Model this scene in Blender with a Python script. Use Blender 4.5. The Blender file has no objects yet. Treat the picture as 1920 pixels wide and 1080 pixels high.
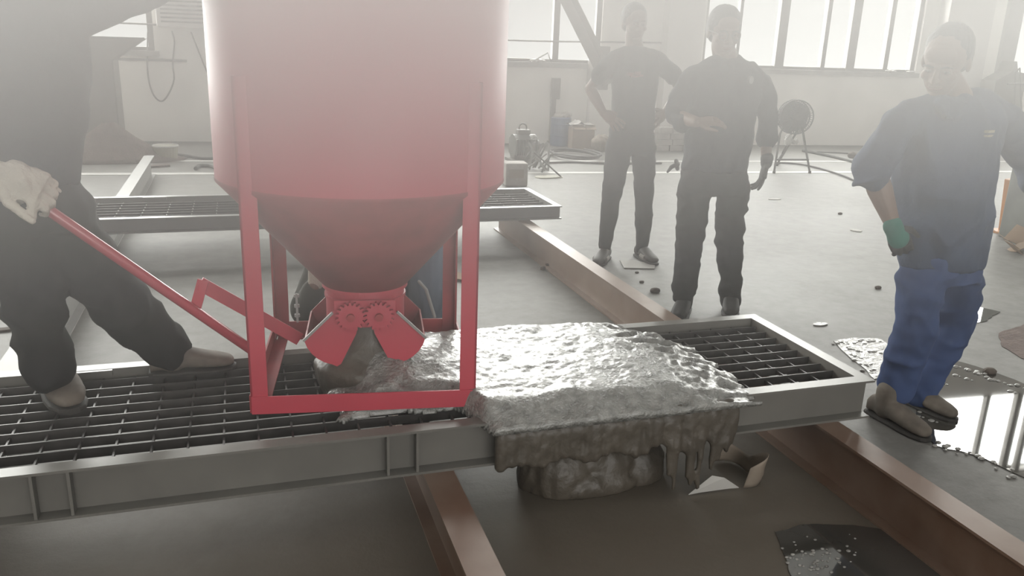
import bpy, bmesh, math, random
import numpy as np
from mathutils import Vector, Matrix, Quaternion, noise
random.seed(7)
SC = bpy.context.scene
COL = SC.collection
R_ = math.radians

# ------------------------------------------------------------------ camera
CAM_ROT = Matrix(((0.95163764, -0.0571119, 0.30186758),
                  (-0.30526543, -0.2865155, 0.908142),
                  (0.03462403, -0.95637184, -0.29009322)))   # columns: right, down, forward in world axes
EYE = Vector((0, 0, 1.5)); FPX = 1550.0
cam_d = bpy.data.cameras.new('camera'); cam = bpy.data.objects.new('camera', cam_d); COL.objects.link(cam)
cam_d.sensor_width = 36; cam_d.lens = 36 * FPX / 1920; cam_d.clip_start = 0.05; cam_d.clip_end = 200
r_, d_, f_ = CAM_ROT.col[0], CAM_ROT.col[1], CAM_ROT.col[2]
m3 = Matrix((r_, -d_, -f_)).transposed()
cam.matrix_world = Matrix.Translation(EYE) @ m3.to_4x4()
SC.camera = cam

def _ray(u, v): return (CAM_ROT @ Vector((u - 960, v - 540, FPX))).normalized()
def P(u, v, y):
    """world point seen in direction (u, v) of the 1920x1080 photograph at depth y (survey measurement)"""
    r = _ray(u, v); return EYE + r * (y / r.y)
def PZ(u, v, z=0.0):
    r = _ray(u, v); return EYE + r * ((z - EYE.z) / r.z)

# ------------------------------------------------------------------ view, world, light
SC.view_settings.view_transform = 'Standard'; SC.view_settings.look = 'None'
SC.view_settings.exposure = 0.0; SC.view_settings.gamma = 1.0; SC.view_settings.use_curve_mapping = False
cy = SC.cycles
cy.use_denoising = True; cy.max_bounces = 8; cy.diffuse_bounces = 3; cy.glossy_bounces = 3; cy.volume_bounces = 3
cy.transparent_max_bounces = 6; cy.sample_clamp_indirect = 6; cy.sample_clamp_direct = 0
cy.volume_step_rate = 1.0; cy.volume_max_steps = 256
cy.caustics_reflective = False; cy.caustics_refractive = False

W = bpy.data.worlds.new('sky'); SC.world = W; W.use_nodes = True
bg = W.node_tree.nodes['Background']; bg.inputs[0].default_value = (1.0, 0.985, 0.955, 1); bg.inputs[1].default_value = 1.45

def area(name, loc, rot, sx, sy, radiance, col=(1, .985, .955)):
    l = bpy.data.lights.new(name, 'AREA'); l.shape = 'RECTANGLE'; l.size = sx; l.size_y = sy
    l.energy = radiance * math.pi * sx * sy * 1.0; l.color = col
    o = bpy.data.objects.new(name, l); COL.objects.link(o); o.location = loc; o.rotation_euler = rot
    return o
WSL = -0.079; WANG = math.atan(WSL)
def wy(x, off=0.0): return 12.0 + WSL * x - off          # the back wall's plane, off metres into the room
WIN = [(-8.4, -0.99), (1.9, 5.10), (6.72, 10.47), (12.05, 15.6)]
SILL, HEAD, USILL, UHEAD = 1.17, 3.95, 4.72, 6.5
L_WIN = 22.5
DENS_HI = 1.12
for i, (a, b) in enumerate(WIN):
    for (z0, z1) in ((SILL, HEAD), (USILL, UHEAD)):
        area('daylight', ((a + b) / 2, wy((a + b) / 2, -0.45), (z0 + z1) / 2), (R_(-90), 0, WANG), (b - a) * 1.06, (z1 - z0) * 1.06, L_WIN)
area('daylight_rear', (1.1, -7.9, 2.9), (R_(90), 0, 0), 7.6, 5.2, 3.5)  # fill lamp added in the unseen rear opening, lights the near fronts

# ------------------------------------------------------------------ materials
ALB = .5          # overall reflectance level, kept low so the haze shows brighter
def mat(name, col, rough=.7, metal=0.0, var=.12, scale=6.0, bump=0.0, bscale=40.0, spec=.5, col2=None, detail=4, rvar=0.0, stretch=None, coat=0):
    col = tuple(x * ALB for x in col); col2 = tuple(x * ALB for x in col2) if col2 else None
    m = bpy.data.materials.new(name); m.use_nodes = True; nt = m.node_tree; N = nt.nodes; L = nt.links
    b = N['Principled BSDF']; b.inputs['Roughness'].default_value = rough; b.inputs['Metallic'].default_value = metal
    b.inputs['Specular IOR Level'].default_value = spec
    if coat: b.inputs['Coat Weight'].default_value = coat; b.inputs['Coat Roughness'].default_value = .2
    tc = N.new('ShaderNodeTexCoord'); src = tc.outputs['Object']
    if stretch:
        mp = N.new('ShaderNodeMapping'); mp.inputs['Scale'].default_value = stretch; L.new(src, mp.inputs[0]); src = mp.outputs[0]
    n = N.new('ShaderNodeTexNoise'); n.inputs['Scale'].default_value = scale; n.inputs['Detail'].default_value = detail; L.new(src, n.inputs['Vector'])
    rp = N.new('ShaderNodeValToRGB'); L.new(n.outputs[0], rp.inputs[0])
    c2 = col2 or tuple(min(1, c * (1 + var)) for c in col); c1 = col if col2 else tuple(c * (1 - var) for c in col)
    rp.color_ramp.elements[0].position = .35; rp.color_ramp.elements[1].position = .65
    rp.color_ramp.elements[0].color = (*c1, 1); rp.color_ramp.elements[1].color = (*c2, 1)
    L.new(rp.outputs[0], b.inputs['Base Color'])
    if rvar:
        mr = N.new('ShaderNodeMapRange'); mr.inputs['To Min'].default_value = rough - rvar; mr.inputs['To Max'].default_value = rough + rvar
        L.new(n.outputs[0], mr.inputs[0]); L.new(mr.outputs[0], b.inputs['Roughness'])
    if bump:
        n2 = N.new('ShaderNodeTexNoise'); n2.inputs['Scale'].default_value = bscale; n2.inputs['Detail'].default_value = 5; L.new(src, n2.inputs['Vector'])
        bp = N.new('ShaderNodeBump'); bp.inputs['Strength'].default_value = bump; bp.inputs['Distance'].default_value = .02
        L.new(n2.outputs[0], bp.inputs['Height']); L.new(bp.outputs[0], b.inputs['Normal'])
    return m

M = {}
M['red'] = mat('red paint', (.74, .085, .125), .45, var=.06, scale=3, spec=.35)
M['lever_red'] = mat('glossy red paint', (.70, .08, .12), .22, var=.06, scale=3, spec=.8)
M['red_dark'] = mat('worn red paint', (.50, .07, .08), .5, var=.15, scale=8, spec=.3)  # darker red, on the cone and the rear and side frame parts
M['hopper_in'] = mat('primer', (.25, .06, .06), .7)
M['steel'] = mat('grey painted steel', (.245, .235, .212), .36, var=.1, scale=5, spec=.4)
M['steel_far'] = mat('grey steel', (.33, .33, .32), .36, var=.08, scale=5, spec=.4)
M['grid'] = mat('mill scale steel', (.10, .092, .088), .48, metal=.3, var=.2, scale=20)
M['beam'] = mat('rusty steel', (.26, .16, .11), .4, var=.2, scale=4, col2=(.36, .26, .20), metal=.1, spec=.5)
M['beam_far'] = mat('pale beam paint', (.42, .42, .40), .5, var=.08)
M['wall'] = mat('plaster', (1.62, 1.57, 1.49), .85, var=.06, scale=1.6, bump=.1, bscale=14)
M['wall_hi'] = mat('upper wall sheet', (1.4, 1.35, 1.3), .8, var=.05, scale=1.5)
M['ceil'] = mat('roof sheet', (.55, .55, .54), .8, var=.05)
M['frame'] = mat('window frame', (.30, .28, .26), .6)
M['sillm'] = mat('sill', (.6, .58, .55), .8)
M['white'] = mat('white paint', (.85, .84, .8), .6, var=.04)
M['concrete_wet'] = mat('wet cement', (.34, .34, .315), .30, var=.3, scale=26, bump=.55, bscale=90, spec=.9, rvar=.10, coat=.55)
M['concrete_brown'] = mat('wet cement brown', (.13, .11, .085), .5, var=.15, scale=6, bump=.35, bscale=25)
M['black_cloth'] = mat('black cotton', (.030, .032, .035), .92, var=.2, scale=5, bump=.15, bscale=60, spec=.2)
M['navy_cloth'] = mat('dark navy workwear', (.028, .034, .046), .92, var=.2, scale=5, bump=.15, bscale=60, spec=.2)
M['char_trouser'] = mat('charcoal trousers', (.038, .038, .042), .92, var=.2, scale=5, spec=.2)
M['black_trouser'] = mat('black trousers', (.022, .022, .023), .92, var=.2, scale=5, spec=.2)
M['blue_shirt'] = mat('faded blue workwear', (.085, .115, .185), .92, var=.15, scale=5, bump=.15, bscale=60, spec=.2)
M['blue_trouser'] = mat('blue work trousers', (.075, .115, .25), .92, var=.2, scale=4, spec=.2)
M['jeans'] = mat('pale blue trousers', (.22, .27, .36), .92, var=.12, scale=6, stretch=(4, 4, .5), spec=.2)
M['olive'] = mat('olive sleeve', (.085, .085, .07), .92, var=.2, spec=.2)
M['skin'] = mat('skin', (.29, .18, .13), .55, var=.08, scale=8, spec=.35)
M['hair'] = mat('black hair', (.012, .011, .011), .6, bump=.4, bscale=90, stretch=(1, 1, .3))
M['eye'] = mat('eye', (.25, .22, .2), .3, var=.02)
M['lips'] = mat('lips', (.36, .18, .15), .8, spec=.2)
M['glove_w'] = mat('cotton glove', (.95, .88, .76), .95, var=.1, scale=12, bump=.3, bscale=150, spec=.1)
M['glove_k'] = mat('black glove', (.025, .025, .027), .8)
M['glove_g'] = mat('green cuff', (.02, .22, .16), .9)
M['boot'] = mat('dusty boot', (.19, .16, .13), .8, var=.3, scale=12)
M['boot_k'] = mat('dark shoe', (.03, .028, .026), .7, var=.2)
M['sole'] = mat('sole', (.05, .045, .04), .8)
M['sandal'] = mat('sandal strap', (.10, .09, .085), .6)
M['sock'] = mat('light strap', (.55, .52, .48), .8)
M['print'] = mat('shirt print', (.25, .05, .05), .8, var=.3, scale=30)
M['badge'] = mat('badge', (.45, .45, .42), .7)
M['tag'] = mat('chest tag', (.55, .50, .30), .7)
M['bluebin'] = mat('blue plastic', (.04, .14, .34), .5)
M['card'] = mat('cardboard', (.45, .32, .22), .85)
M['paper'] = mat('paper', (.72, .70, .66), .8, var=.06)
M['bag'] = mat('brown paper', (.40, .33, .26), .8, var=.12)
M['sand'] = mat('sand', (.26, .20, .18), .95, var=.15, scale=14, bump=.5, bscale=60)
M['bin'] = mat('galvanised sheet', (.36, .34, .31), .6, var=.1, scale=2.5, metal=.1)
M['dark'] = mat('dark iron', (.07, .065, .06), .6, var=.2)
M['rubber'] = mat('rubber hose', (.06, .05, .05), .7)
M['orange'] = mat('orange paint', (.72, .30, .08), .55)
M['sack'] = mat('white sack', (.62, .58, .54), .85, var=.12, scale=9, bump=.4, bscale=20)
M['plastic'] = mat('beige plastic', (.52, .50, .38), .6)
M['debris'] = mat('debris', (.16, .13, .11), .9, var=.3)
M['motor'] = mat('motor housing', (.20, .21, .19), .5, var=.2)
M['water'] = mat('dirty water film', (.11, .105, .095), .03, var=.15, scale=2.5, spec=1.0)
M['slurry'] = mat('cement slurry', (.42, .41, .38), .25, var=.25, scale=14, bump=.8, bscale=30, spec=.8)
M['fanm'] = mat('fan grille metal', (.10, .10, .10), .5)

def floor_material():
    m = bpy.data.materials.new('stained concrete floor'); m.use_nodes = True; nt = m.node_tree; N = nt.nodes; L = nt.links
    b = N['Principled BSDF']; tc = N.new('ShaderNodeTexCoord')
    def nz(s, d, r=.6):
        n = N.new('ShaderNodeTexNoise'); n.inputs['Scale'].default_value = s; n.inputs['Detail'].default_value = d; n.inputs['Roughness'].default_value = r
        L.new(tc.outputs['Object'], n.inputs['Vector']); return n
    a = nz(.8, 6); c = nz(9, 6, .7)
    rp = N.new('ShaderNodeValToRGB'); L.new(a.outputs[0], rp.inputs[0])
    e = rp.color_ramp.elements; e[0].position = .32; e[0].color = (.112, .108, .10, 1); e[1].position = .66; e[1].color = (.172, .168, .157, 1)
    mx = N.new('ShaderNodeMix'); mx.data_type = 'RGBA'; mx.blend_type = 'MULTIPLY'; mx.inputs[0].default_value = .6
    r2 = N.new('ShaderNodeValToRGB'); L.new(c.outputs[0], r2.inputs[0]); e = r2.color_ramp.elements
    e[0].position = .3; e[0].color = (.50, .49, .46, 1); e[1].position = .6; e[1].color = (1, 1, 1, 1)
    L.new(rp.outputs[0], mx.inputs[6]); L.new(r2.outputs[0], mx.inputs[7])
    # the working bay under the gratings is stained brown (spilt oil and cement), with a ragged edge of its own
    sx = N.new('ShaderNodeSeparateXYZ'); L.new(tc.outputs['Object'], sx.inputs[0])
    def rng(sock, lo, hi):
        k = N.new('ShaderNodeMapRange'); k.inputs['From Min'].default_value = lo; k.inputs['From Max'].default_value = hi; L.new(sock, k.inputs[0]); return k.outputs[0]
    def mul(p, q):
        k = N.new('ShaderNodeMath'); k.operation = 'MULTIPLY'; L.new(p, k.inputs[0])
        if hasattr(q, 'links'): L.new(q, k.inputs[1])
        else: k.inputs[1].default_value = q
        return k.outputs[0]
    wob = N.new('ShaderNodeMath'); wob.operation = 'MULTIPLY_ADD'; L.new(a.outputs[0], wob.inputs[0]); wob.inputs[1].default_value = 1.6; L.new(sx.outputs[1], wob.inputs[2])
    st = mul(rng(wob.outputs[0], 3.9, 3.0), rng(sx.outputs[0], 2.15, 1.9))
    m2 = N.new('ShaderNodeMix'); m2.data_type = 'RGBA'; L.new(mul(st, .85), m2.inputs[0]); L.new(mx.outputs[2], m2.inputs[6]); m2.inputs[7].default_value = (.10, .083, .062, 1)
    L.new(m2.outputs[2], b.inputs['Base Color'])
    mr = N.new('ShaderNodeMapRange'); mr.inputs['To Min'].default_value = .5; mr.inputs['To Max'].default_value = .74; L.new(a.outputs[0], mr.inputs[0]); L.new(mr.outputs[0], b.inputs['Roughness'])
    bp = N.new('ShaderNodeBump'); bp.inputs['Strength'].default_value = .25; bp.inputs['Distance'].default_value = .01
    L.new(c.outputs[0], bp.inputs['Height']); L.new(bp.outputs[0], b.inputs['Normal'])
    return m
M['floor'] = floor_material()

# ------------------------------------------------------------------ mesh helpers
def obj(name, bm, m, parent=None, smooth=False, bevel=0.0):
    me = bpy.data.meshes.new(name); bmesh.ops.recalc_face_normals(bm, faces=bm.faces[:]); bm.to_mesh(me); bm.free()
    for mm in (m if isinstance(m, (list, tuple)) else [m]): me.materials.append(mm)
    if smooth:
        me.polygons.foreach_set('use_smooth', [True] * len(me.polygons))
    o = bpy.data.objects.new(name, me); COL.objects.link(o)
    if parent is not None: o.parent = parent; o.matrix_parent_inverse = parent.matrix_world.inverted()
    if bevel:
        md = o.modifiers.new('bevel', 'BEVEL'); md.width = bevel; md.segments = 2; md.limit_method = 'ANGLE'
    return o
def tag(o, label, cat, group=None, kind=None):
    o['label'] = label; o['category'] = cat
    if group: o['group'] = group
    if kind: o['kind'] = kind
    return o
def thing(name, label, cat, loc=(0, 0, 0), group=None):
    o = bpy.data.objects.new(name, None); COL.objects.link(o); o.empty_display_size = .1
    o.matrix_world = Matrix.Translation(Vector(loc)); o.location = loc
    return tag(o, label, cat, group)
def struct(name, bm, m, **k):
    o = obj(name, bm, m, **k); o['kind'] = 'structure'; return o
def BM(): return bmesh.new()
def box(bm, c, s, rot=None):
    """centre c, full size s, rot a Matrix 3x3"""
    vs = []
    for sx in (-.5, .5):
        for sy in (-.5, .5):
            for sz in (-.5, .5):
                v = Vector((s[0] * sx, s[1] * sy, s[2] * sz))
                if rot is not None: v = rot @ v
                vs.append(bm.verts.new(v + Vector(c)))
    for f in ((0, 1, 3, 2), (4, 6, 7, 5), (0, 4, 5, 1), (2, 3, 7, 6), (0, 2, 6, 4), (1, 5, 7, 3)):
        bm.faces.new([vs[i] for i in f])
def bar(bm, a, b, w, h, up=(0, 0, 1)):
    a = Vector(a); b = Vector(b); d = (b - a); l = d.length; d.normalize(); u = Vector(up)
    if abs(d.dot(u)) > .98: u = Vector((0, 1, 0))
    s = d.cross(u).normalized(); u = s.cross(d)
    box(bm, (a + b) / 2, (l, w, h), Matrix((d, s, u)).transposed())
def prism(bm, pts, ext):
    """closed polygon pts (Vectors) extruded by vector ext"""
    a = [bm.verts.new(p) for p in pts]; b = [bm.verts.new(Vector(p) + Vector(ext)) for p in pts]
    bm.faces.new(a); bm.faces.new(b[::-1]); n = len(pts)
    for i in range(n): bm.faces.new((a[i], b[i], b[(i + 1) % n], a[(i + 1) % n]))
def rings(bm, rs, cap=True, n=20):
    """rs: list of (centre, axis u, axis v, ru, rv[, exponent])"""
    loops = []
    for r in rs:
        c, u, v, ru, rv = r[:5]; e = 2 / (r[5] if len(r) > 5 else 2.0); lp = []
        for k in range(n):
            t = 2 * math.pi * k / n; cs, sn = math.cos(t), math.sin(t)
            lp.append(bm.verts.new(Vector(c) + Vector(u) * (ru * math.copysign(abs(cs) ** e, cs)) + Vector(v) * (rv * math.copysign(abs(sn) ** e, sn))))
        loops.append(lp)
    for a, b in zip(loops, loops[1:]):
        for k in range(n): bm.faces.new((a[k], a[(k + 1) % n], b[(k + 1) % n], b[k]))
    if cap: bm.faces.new(loops[0][::-1]); bm.faces.new(loops[-1])
def tube(bm, pts, rad, n=12, flat=1.0, side=None, round_end=True):
    """tapered limb through pts with radii rad (number or list); flat scales the axis nearest to `side`"""
    pts = [Vector(p) for p in pts]
    if not isinstance(rad, (list, tuple)): rad = [rad] * len(pts)
    rs = []; prev = None
    for i, p in enumerate(pts):
        d = (pts[min(i + 1, len(pts) - 1)] - pts[max(i - 1, 0)]).normalized()
        ref = Vector(side) if side is not None else (prev if prev is not None else (Vector((0, 0, 1)) if abs(d.z) < .9 else Vector((0, 1, 0))))
        u = (ref - d * ref.dot(d)).normalized(); v = d.cross(u); prev = u
        rs.append((p, u, v, rad[i] * flat, rad[i]))
    if round_end:
        d0 = (pts[0] - pts[1]).normalized(); d1 = (pts[-1] - pts[-2]).normalized()
        a, b = rs[0], rs[-1]
        pre = [(a[0] + d0 * a[4] * math.sin(t), a[1], a[2], a[3] * math.cos(t), a[4] * math.cos(t)) for t in (1.35, .9, .45)]
        post = [(b[0] + d1 * b[4] * math.sin(t), b[1], b[2], b[3] * math.cos(t), b[4] * math.cos(t)) for t in (.45, .9, 1.35)]
        rs = pre + rs + post
    rings(bm, rs, n=n)
def ell(bm, c, r, rot=None, n=16):
    mt = Matrix.Translation(Vector(c)) @ ((rot.to_4x4()) if rot is not None else Matrix()) @ Matrix.Diagonal((*r, 1))
    bmesh.ops.create_uvsphere(bm, u_segments=n, v_segments=max(8, n // 2 + 2), radius=1, matrix=mt)
def cyl(bm, a, b, r, r2=None, n=24):
    a = Vector(a); b = Vector(b); d = (b - a).normalized(); u = d.orthogonal().normalized(); v = d.cross(u)
    rings(bm, [(a, u, v, r, r), (b, u, v, r if r2 is None else r2, r if r2 is None else r2)], n=n)
def torus(bm, c, R, r, ax=(0, 0, 1), n=32, k=8, a0=0, a1=2 * math.pi):
    ax = Vector(ax).normalized(); u = ax.orthogonal().normalized(); v = ax.cross(u); full = abs(a1 - a0 - 2 * math.pi) < 1e-6
    loops = []
    for i in range(n if full else n + 1):
        t = a0 + (a1 - a0) * i / n; d = u * math.cos(t) + v * math.sin(t); c0 = Vector(c) + d * R
        loops.append([bm.verts.new(c0 + (d * math.cos(2 * math.pi * j / k) + ax * math.sin(2 * math.pi * j / k)) * r) for j in range(k)])
    m_ = len(loops)
    for i in range(m_ if full else m_ - 1):
        a, b = loops[i], loops[(i + 1) % m_]
        for j in range(k): bm.faces.new((a[j], a[(j + 1) % k], b[(j + 1) % k], b[j]))
def voxel(bm, size, smooth=3, fn=None, sm=.6):
    """union of overlapping closed shells -> one continuous skin; fn(co, normal) -> offset along normal"""
    bmesh.ops.recalc_face_normals(bm, faces=bm.faces[:])
    me = bpy.data.meshes.new('tmp'); bm.to_mesh(me); bm.free(); o = bpy.data.objects.new('tmp', me); COL.objects.link(o)
    r = o.modifiers.new('r', 'REMESH'); r.mode = 'VOXEL'; r.voxel_size = size; r.use_smooth_shade = True
    if smooth:
        s = o.modifiers.new('s', 'SMOOTH'); s.iterations = smooth; s.factor = sm
    dg = bpy.context.evaluated_depsgraph_get(); m2 = bpy.data.meshes.new_from_object(o.evaluated_get(dg))
    bpy.data.objects.remove(o); bpy.data.meshes.remove(me)
    out = bmesh.new(); out.from_mesh(m2); bpy.data.meshes.remove(m2)
    if fn:
        out.normal_update()
        offs = [(v, v.normal * fn(v.co, v.normal)) for v in out.verts]
        for v, d in offs: v.co += d
    return out
def folds(amp, sc=(9, 9, 5), seed=0.0):
    def f(co, n):
        q = Vector((co.x * sc[0] + seed, co.y * sc[1], co.z * sc[2]))
        q2 = q * 2.3 + Vector((3.1, seed, 1.7))
        w = noise.noise(q + .6 * noise.noise_vector(q * .7))
        return amp * ((1 - abs(w) * 2.2) * .7 + noise.noise(q2) * .5 - .35)
    return f
def path_tube(bm, pts, r, n=8, sub=6):
    """smooth cable through pts (Catmull-Rom)"""
    p = [Vector(q) for q in pts]; q = [p[0]] + p + [p[-1]]; out = []
    for i in range(1, len(q) - 2):
        for k in range(sub):
            t = k / sub; a, b, c, d = q[i - 1], q[i], q[i + 1], q[i + 2]
            out.append(.5 * ((2 * b) + (c - a) * t + (2 * a - 5 * b + 4 * c - d) * t * t + (3 * b - a - 3 * c + d) * t ** 3))
    out.append(p[-1]); tube(bm, out, r, n=n, round_end=False)
# ------------------------------------------------------------------ the hall
RW = Matrix.Rotation(WANG, 3, 'Z'); CW = math.cos(WANG)
def wbox(bm, x0, x1, z0, z1, o0, o1):
    """box along the back wall: x range, height range, o0..o1 metres out from the wall plane into the room"""
    xm = (x0 + x1) / 2; om = (o0 + o1) / 2
    box(bm, (xm, wy(xm, om), (z0 + z1) / 2), ((x1 - x0) / CW, abs(o1 - o0), z1 - z0), RW)
b = BM(); box(b, (4, 3, -.05), (27, 22, .1)); struct('floor', b, M['floor'])
b = BM(); box(b, (4, 3, 7.25), (27, 22, .1)); struct('ceiling', b, M['ceil'])
b = BM(); box(b, (-9.1, 3, 3.6), (.2, 22, 7.2)); struct('wall_left', b, M['wall_hi'])
b = BM(); box(b, (17.1, 3, 3.6), (.2, 22, 7.2)); struct('wall_right', b, M['wall_hi'])
b = BM(); box(b, (-5.9, -8.1, 3.6), (6.2, .2, 7.2)); box(b, (11.0, -8.1, 3.6), (12.0, .2, 7.2)); box(b, (1.1, -8.1, 6.4), (7.8, .2, 1.6)); struct('wall_front', b, M['wall_hi'])
b = BM(); x = -9.0
for (a, c) in WIN + [(17.0, 17.0)]:
    if a > x: wbox(b, x, a, 0, 7.2, -.25, 0)
    if c > a:
        wbox(b, a, c, 0, SILL, -.25, 0); wbox(b, a, c, HEAD, USILL, -.25, 0); wbox(b, a, c, UHEAD, 7.2, -.25, 0)
    x = c
struct('wall_back', b, M['wall'])
b = BM()
for (a, c) in ((6.02, 6.58), (10.72, 11.55)): wbox(b, a, c, 0, 7.2, 0, .22)
struct('trim_2', b, M['wall_hi'])
pane_m = bpy.data.materials.new('window glass'); pane_m.use_nodes = True; nt = pane_m.node_tree
nt.nodes.remove(nt.nodes['Principled BSDF']); t_ = nt.nodes.new('ShaderNodeBsdfTransparent'); g_ = nt.nodes.new('ShaderNodeBsdfGlossy'); g_.inputs['Roughness'].default_value = .05
x_ = nt.nodes.new('ShaderNodeMixShader'); x_.inputs[0].default_value = .05; t_.inputs[0].default_value = (.96, .97, .96, 1)
nt.links.new(t_.outputs[0], x_.inputs[1]); nt.links.new(g_.outputs[0], x_.inputs[2]); nt.links.new(x_.outputs[0], nt.nodes['Material Output'].inputs[0])
MULL = [[(-7.2, .07), (-5.9, .07), (-4.6, .07), (-3.4, .07), (-2.0, .07)], [(3.0, .07), (4.42, .09)], [(7.3, .05), (8.03, .15), (8.79, .07), (9.28, .15), (9.92, .08)], [(13.35, .09), (14.08, .14), (14.4, .1)]]
wn = 0
for (a, c), ml in zip(WIN, MULL):
    for (z0, z1) in ((SILL, HEAD), (USILL, UHEAD)):
        wn += 1; b = BM(); fw = .05
        wbox(b, a, c, z0, z0 + .045, -.12, -.04); wbox(b, a, c, z1 - fw, z1, -.12, -.04)
        wbox(b, a, a + fw, z0, z1, -.12, -.04); wbox(b, c - fw * (1.6), c, z0, z1, -.12, -.04)
        for (mx_, w_) in ml: wbox(b, mx_ - w_ / 2, mx_ + w_ / 2, z0, z1, -.13, -.03)
        if z0 < 3: wbox(b, a, c, z0 + 1.3, z0 + 1.35, -.12, -.05)
        wo = struct('window_%d' % wn, b, M['frame'])
        b = BM(); wbox(b, a, c, z0, z1, -.10, -.094); obj('pane', b, pane_m, wo)
        if z0 < 3:
            b = BM(); wbox(b, a - .05, c + .05, SILL - .07, SILL, -.25, .05)
            obj('sill', b, M['sillm'], wo)
# sunlight strips put in as white slabs on the floor, along the back wall
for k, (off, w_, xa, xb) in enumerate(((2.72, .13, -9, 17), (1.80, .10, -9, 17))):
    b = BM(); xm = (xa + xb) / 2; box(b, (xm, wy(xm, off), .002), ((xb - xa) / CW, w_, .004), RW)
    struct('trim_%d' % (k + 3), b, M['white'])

# ------------------------------------------------------------------ veiling haze (added scattering slab that stands in for lens glare)
def haze_mat(name, dens, g=.2, grad=None):
    m = bpy.data.materials.new(name); m.use_nodes = True; nt = m.node_tree; nt.nodes.remove(nt.nodes['Principled BSDF'])
    v = nt.nodes.new('ShaderNodeVolumeScatter'); v.inputs['Anisotropy'].default_value = g; v.inputs['Color'].default_value = (.985, .98, .97, 1)
    v.inputs['Density'].default_value = dens
    if grad:
        tc = nt.nodes.new('ShaderNodeNewGeometry'); s = nt.nodes.new('ShaderNodeSeparateXYZ'); nt.links.new(tc.outputs['Position'], s.inputs[0])
        r = nt.nodes.new('ShaderNodeMapRange'); r.inputs['From Min'].default_value = grad[0]; r.inputs['From Max'].default_value = grad[1]
        pw = nt.nodes.new('ShaderNodeMath'); pw.operation = 'POWER'; pw.inputs[1].default_value = grad[2]
        ml = nt.nodes.new('ShaderNodeMath'); ml.operation = 'MULTIPLY'; ml.inputs[1].default_value = dens
        nt.links.new(s.outputs[2], r.inputs[0]); nt.links.new(r.outputs[0], pw.inputs[0]); nt.links.new(pw.outputs[0], ml.inputs[0]); 
        rx = nt.nodes.new('ShaderNodeMapRange'); rx.interpolation_type = 'SMOOTHSTEP'      # the added glare slab is thinned towards the right
        for k_, v_ in (('From Min', .45), ('From Max', 1.35), ('To Min', 1.0), ('To Max', .60)): rx.inputs[k_].default_value = v_
        m_x = nt.nodes.new('ShaderNodeMath'); m_x.operation = 'MULTIPLY'
        nt.links.new(s.outputs[0], rx.inputs[0]); nt.links.new(ml.outputs[0], m_x.inputs[0]); nt.links.new(rx.outputs[0], m_x.inputs[1]); nt.links.new(m_x.outputs[0], v.inputs['Density'])
    nt.links.new(v.outputs[0], nt.nodes['Material Output'].inputs['Volume']); return m
b = BM(); box(b, (2.0, 1.525, 1.93), (12, 1.25, 2.66)); hz = obj('dust_haze', b, haze_mat('dusty air', DENS_HI, grad=(.66, 1.56, 2.95)))
tag(hz, 'pale dust haze hanging in the air over the steel gratings', 'haze', kind='stuff')


# ------------------------------------------------------------------ steel beams on the floor
def i_beam(name, x, y0, y1, label, m, h=.2, w=.096, tf=.009, tw=.007):
    b = BM()
    hw = w / 2; q = [(-hw, 0), (hw, 0), (hw, tf), (tw, tf), (tw, h - tf), (hw, h - tf), (hw, h), (-hw, h), (-hw, h - tf), (-tw, h - tf), (-tw, tf), (-hw, tf)]
    prism(b, [Vector((x + p, y0, z + .001)) for p, z in q], (0, y1 - y0, 0))
    o = obj(name, b, m); tag(o, label, 'steel beam', 'steel floor beams under the gratings'); return o
i_beam('steel_beam', 1.967, .6, 6.3, 'long rusty steel beam on the floor passing under the right end of the platform', M['beam'])
i_beam('steel_beam', .525, .6, 3.05, 'rusty steel beam coming forward from beneath the middle of the near grating', M['beam'])
i_beam('steel_beam', -.912, .6, 9.3, 'pale steel beam on the floor at the left, running back to the beige bucket', M['beam_far'])
# ------------------------------------------------------------------ grating platforms
def platform(x0, x1, y0, y1, z1, h, label, m, stiff=(), pitch_x=.1, pitch_y=.073, z0=None, gdrop=.024, tabs=()):
    root = thing('grating_platform', label, 'grating', ((x0 + x1) / 2, (y0 + y1) / 2, z1 - h))
    fw = .05; t = .008
    def rail(name, a, c, inward):
        """channel rail from a to c, flanges pointing outward (away from inward)"""
        a = Vector(a); c = Vector(c); d = (c - a); out = -Vector(inward); b = BM()
        q = [(0, 0), (fw, 0), (fw, t), (t, t), (t, h - t), (fw, h - t), (fw, h), (0, h)]
        prism(b, [a + out * p + Vector((0, 0, z)) for p, z in q], d)
        return obj(name, b, m, root)
    zb = z1 - h
    rail('front_rail', (x0, y0 + fw, zb), (x1, y0 + fw, zb), (0, 1, 0))
    rail('back_rail', (x0, y1 - fw, zb), (x1, y1 - fw, zb), (0, -1, 0))
    rail('end_rail', (x1 - fw, y0 + fw, zb), (x1 - fw, y1 - fw, zb), (-1, 0, 0))
    rail('end_rail', (x0 + fw, y0 + fw, zb), (x0 + fw, y1 - fw, zb), (1, 0, 0))
    for sx in stiff:
        b = BM(); box(b, (sx, y0 + fw / 2 + .002, zb + h / 2), (.008, fw - .004, h - 2 * t)); obj('stiffener', b, m, root)
    for (tx, ty) in tabs:
        b = BM(); box(b, (tx, ty, z1 - .011), (.16, .045, .02)); obj('joint_plate', b, m, root)
    b = BM(); zt = z1 - gdrop
    y = y0 + fw + pitch_y * .6
    while y < y1 - fw - .01:
        box(b, ((x0 + x1) / 2, y, zt - .015), (x1 - x0 - 2 * fw, .0045, .03)); y += pitch_y
    x = x0 + fw + pitch_x * .5; k = 0
    while x < x1 - fw - .01:
        box(b, (x, (y0 + y1) / 2, zt - .016), (.006, y1 - y0 - 2 * fw, .012)); x += pitch_x; k += 1
    obj('bar_grid', b, M['grid'], root)
    return root
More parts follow.
